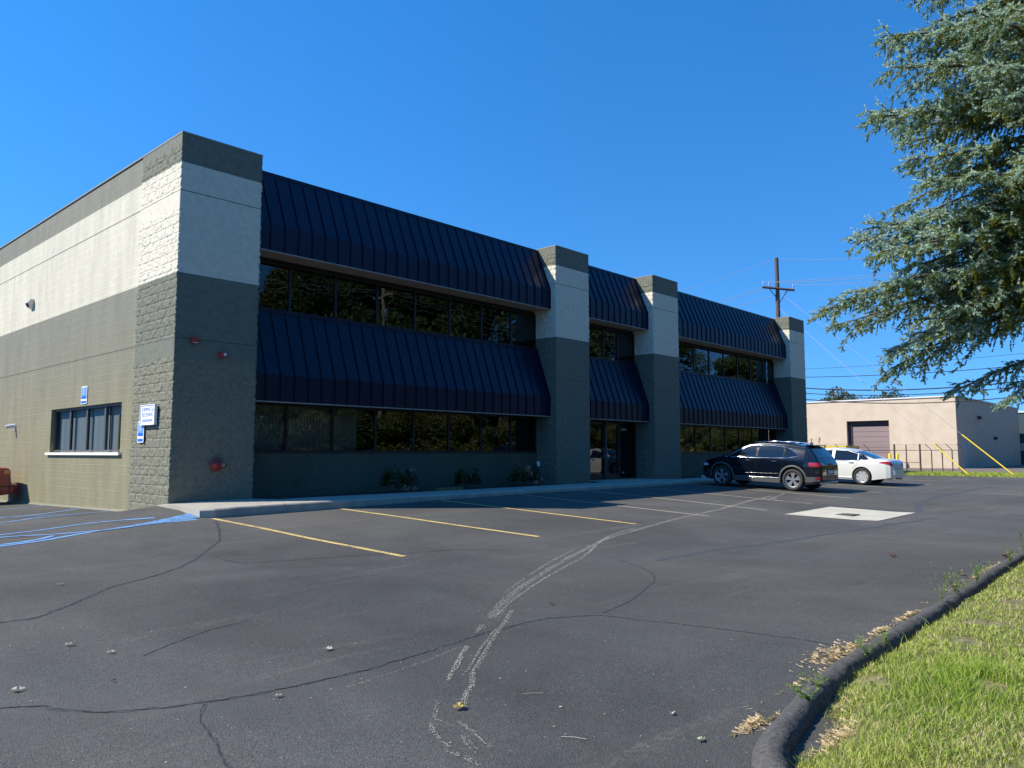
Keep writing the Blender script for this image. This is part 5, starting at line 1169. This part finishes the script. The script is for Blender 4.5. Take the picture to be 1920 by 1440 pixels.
# verge between the lot and the yard
vx=rngl(34,38.6,.4); vy=rngl(-24,6,.6)
struct(sheet('verge',vx,vy,lambda x,y:.02+.05*math.sin(PI*(x-34)/4.6)+.02*noise.noise(Vector((x,y,0)))+(zf(34,y)-.03 if x<34.2 else 0)*.5,'soil'))
pts=[];zz=[]
for _ in range(26000):
    x=random.uniform(34,38.6);y=random.uniform(-14,3); pts.append((x,y)); zz.append(.02+.05*math.sin(PI*(x-34)/4.6))
o=blades('verge_grass',pts,zz,lambda X,Y,rg:rg.uniform(.05,.16,len(X)),lambda X,Y:.010+0*X,lambda X,Y,rg:np.where(rg.random(len(X))<.3,0,np.where(rg.random(len(X))<.85,1,2)),8); tag(o,'strip of lawn grass along the far edge of the lot before the fence','grass',kind='stuff')

# ---------------------------------------------------------------- utility poles, wires, guys
def sag(a,b,s,n=28): a=Vector(a);b=Vector(b); return [a.lerp(b,i/n)-Vector((0,0,4*s*(i/n)*(1-i/n))) for i in range(n+1)]
U=empty('utility_pole',(37.7,3.3,0),'dark wooden utility pole with crossarm rising behind the last pillar','utility pole')
mb=MB(); mb.tube([(0,0,-.2),(0,0,12.95)],[.165,.12],14); mb.build('pole','wood',U,smooth=True)
ax=Vector((1.2,-1.27,-.16)).normalized()
mb=MB(); a=Vector((-.12,-.12,11.02)); A0=a-ax*.98; A1=a+ax*.98; mb.tube([tuple(A0),tuple(A1)],.075,4); mb.build('crossarm','wood',U)
for s in (-1,1):
    mb=MB(); mb.tube([tuple(a+ax*.55*s-Vector((0,0,.05))),(0,-.14,10.2)],.025,5); mb.build('arm_brace','wood',U)
for s in (-.9,-.55,.9):
    mb=MB(); p=a+ax*s; mb.lathe([(0,.30),(.04,.29),(.055,.24),(.03,.2),(.05,.15),(.03,.1),(.02,.0)],c=(p.x,p.y,p.z+.05),n=10); mb.build('insulator','signgrey',U,smooth=True)
mb=MB(); mb.tube([(0,0,12.9),(-.15,.05,12.9)],.03,6); mb.build('top_bracket','steel',U)
PB=Vector((37.7,3.3,0)); P2=Vector((35.3,-18.3,0)); P3=Vector((41,50,0))
U2=empty('utility_pole',(35.3,-18.3,0),'wooden utility pole outside the frame to the right that carries the low cables','utility pole')
mb=MB(); mb.tube([(0,0,-.3),(0,0,12.4)],[.18,.13],12); mb.build('pole','wood',U2,smooth=True); mb=MB(); mb.box(-.1,.1,-1.1,1.1,10.9,11.05); mb.build('crossarm','wood',U2)
def wire(a,b,s,r,lab,mt='wire',grp=None,name='power_wire'):
    mb=MB(); mb.tube(sag(a,b,s),r,4,caps=False); o=mb.build(name,mt); 
    c=Vector(a); 
    for v in o.data.vertices: v.co-=c
    o.location=c; tag(o,lab,'wire',grp); return o
TOP=PB+Vector((0,0,12.9))
wire(TOP,P2+Vector((0,0,12.3)),1.15,.010,'highest thin wire running right from the pole top behind the spruce',grp='power wires at the pole')
wire(TOP,P3+Vector((0,0,12.6)),1.7,.010,'highest thin wire running left from the pole top down behind the roof',grp='power wires at the pole')
for i,s in enumerate((-.9,-.55,.9)):
    p=PB+a+ax*s+Vector((0,0,.32)); nm=('left','middle','right')[i]
    wire(p,P2+Vector((-.1,-.6+.6*i,11.2)),.75+.1*i,.011,f'power wire running right toward the spruce from the {nm} insulator of the crossarm',grp='power wires at the pole')
    wire(p-Vector((0,0,.3)),P3+Vector((-.6+.6*i,0,10.2)),1.6,.011,f'power wire falling left behind the roof from the {nm} insulator of the crossarm',grp='power wires at the pole')
for (z0,s,z1,r,lab,mt) in ((6.12,.35,6.25,.009,'thin upper wire over the gap right of the building, highest of the low lines','cable'),(5.66,.42,5.7,.018,'dark cable crossing the sky above the beige roof, second from top','cable'),
     (5.12,.98,5.75,.030,'thickest black cable just along the beige roof edge','cable'),(4.80,.95,5.5,.022,'middle black cable crossing the top of the beige wall','cable'),(4.5,1.12,5.2,.024,'lowest sagging cable across the beige wall','cable')):
    wire(PB+Vector((.15,0,z0)),P2+Vector((0,0,z1)),s,r,lab,mt,'low cables right of the building','overhead_cable')
for i,(g,zt_,lab) in enumerate((((34.82,-8.98,.05),10.9,'right guy wire with a long yellow guard, anchored by the driveway'),((34.4,-7.22,.05),9.9,'left guy wire with a yellow guard, anchored in the verge by the fence end'))):
    r=empty('guy_wire',g,lab,'guy wire','guy wires of the utility pole'); v=PB+Vector((0,0,zt_))-Vector(g); u=v.normalized(); L=3.0 if i==0 else 2.35
    mb=MB(); mb.tube([(0,0,0),tuple(v)],.009,4,caps=False); mb.build('cable','wire',r); mb=MB(); mb.tube([tuple(u*.0),tuple(u*L)],.031,8); mb.build('guard','yellow',r,smooth=True)
# mirrored pole line across the street
for j,(x,lab) in enumerate(((26.2,'wooden street pole in pale sunlit colour mirrored in the upper left windows'),(62,'second street pole mirrored in the right windows'),(-10,'third street pole, left of the mirrored ones across the road'))):
    r=empty('street_pole',(x,-25.3,-.5),lab,'utility pole','poles across the street'); mb=MB(); mb.tube([(0,0,0),(0,0,13.6)],[.19,.14],12); mb.build('pole','woodlit',r,smooth=True); mb=MB(); mb.box(-.08,.08,-1.2,1.2,12.6,12.75); mb.build('crossarm','woodlit',r)
    mb=MB(); mb.lathe([(0,.5),(.2,.48),(.22,.4),(.22,-.4),(0,-.45)],c=(0,.35,11.2),n=12); mb.build('transformer','steel',r,smooth=True)
for q,(dy,z) in enumerate(((-1.1,12.3),(0,12.35),(1.1,12.3),(.2,9.2))):
    for (xa,xb) in ((-10,26.2),(26.2,62)):
        wire((xa,-25.3+dy,z),(xb,-25.3+dy,z),.9,.014,f'street wire across the road, mirrored in the windows, {("rear","centre","front","lower")[q]} line {"left" if xa<0 else "right"} of the pale pole','wire','wires across the street')
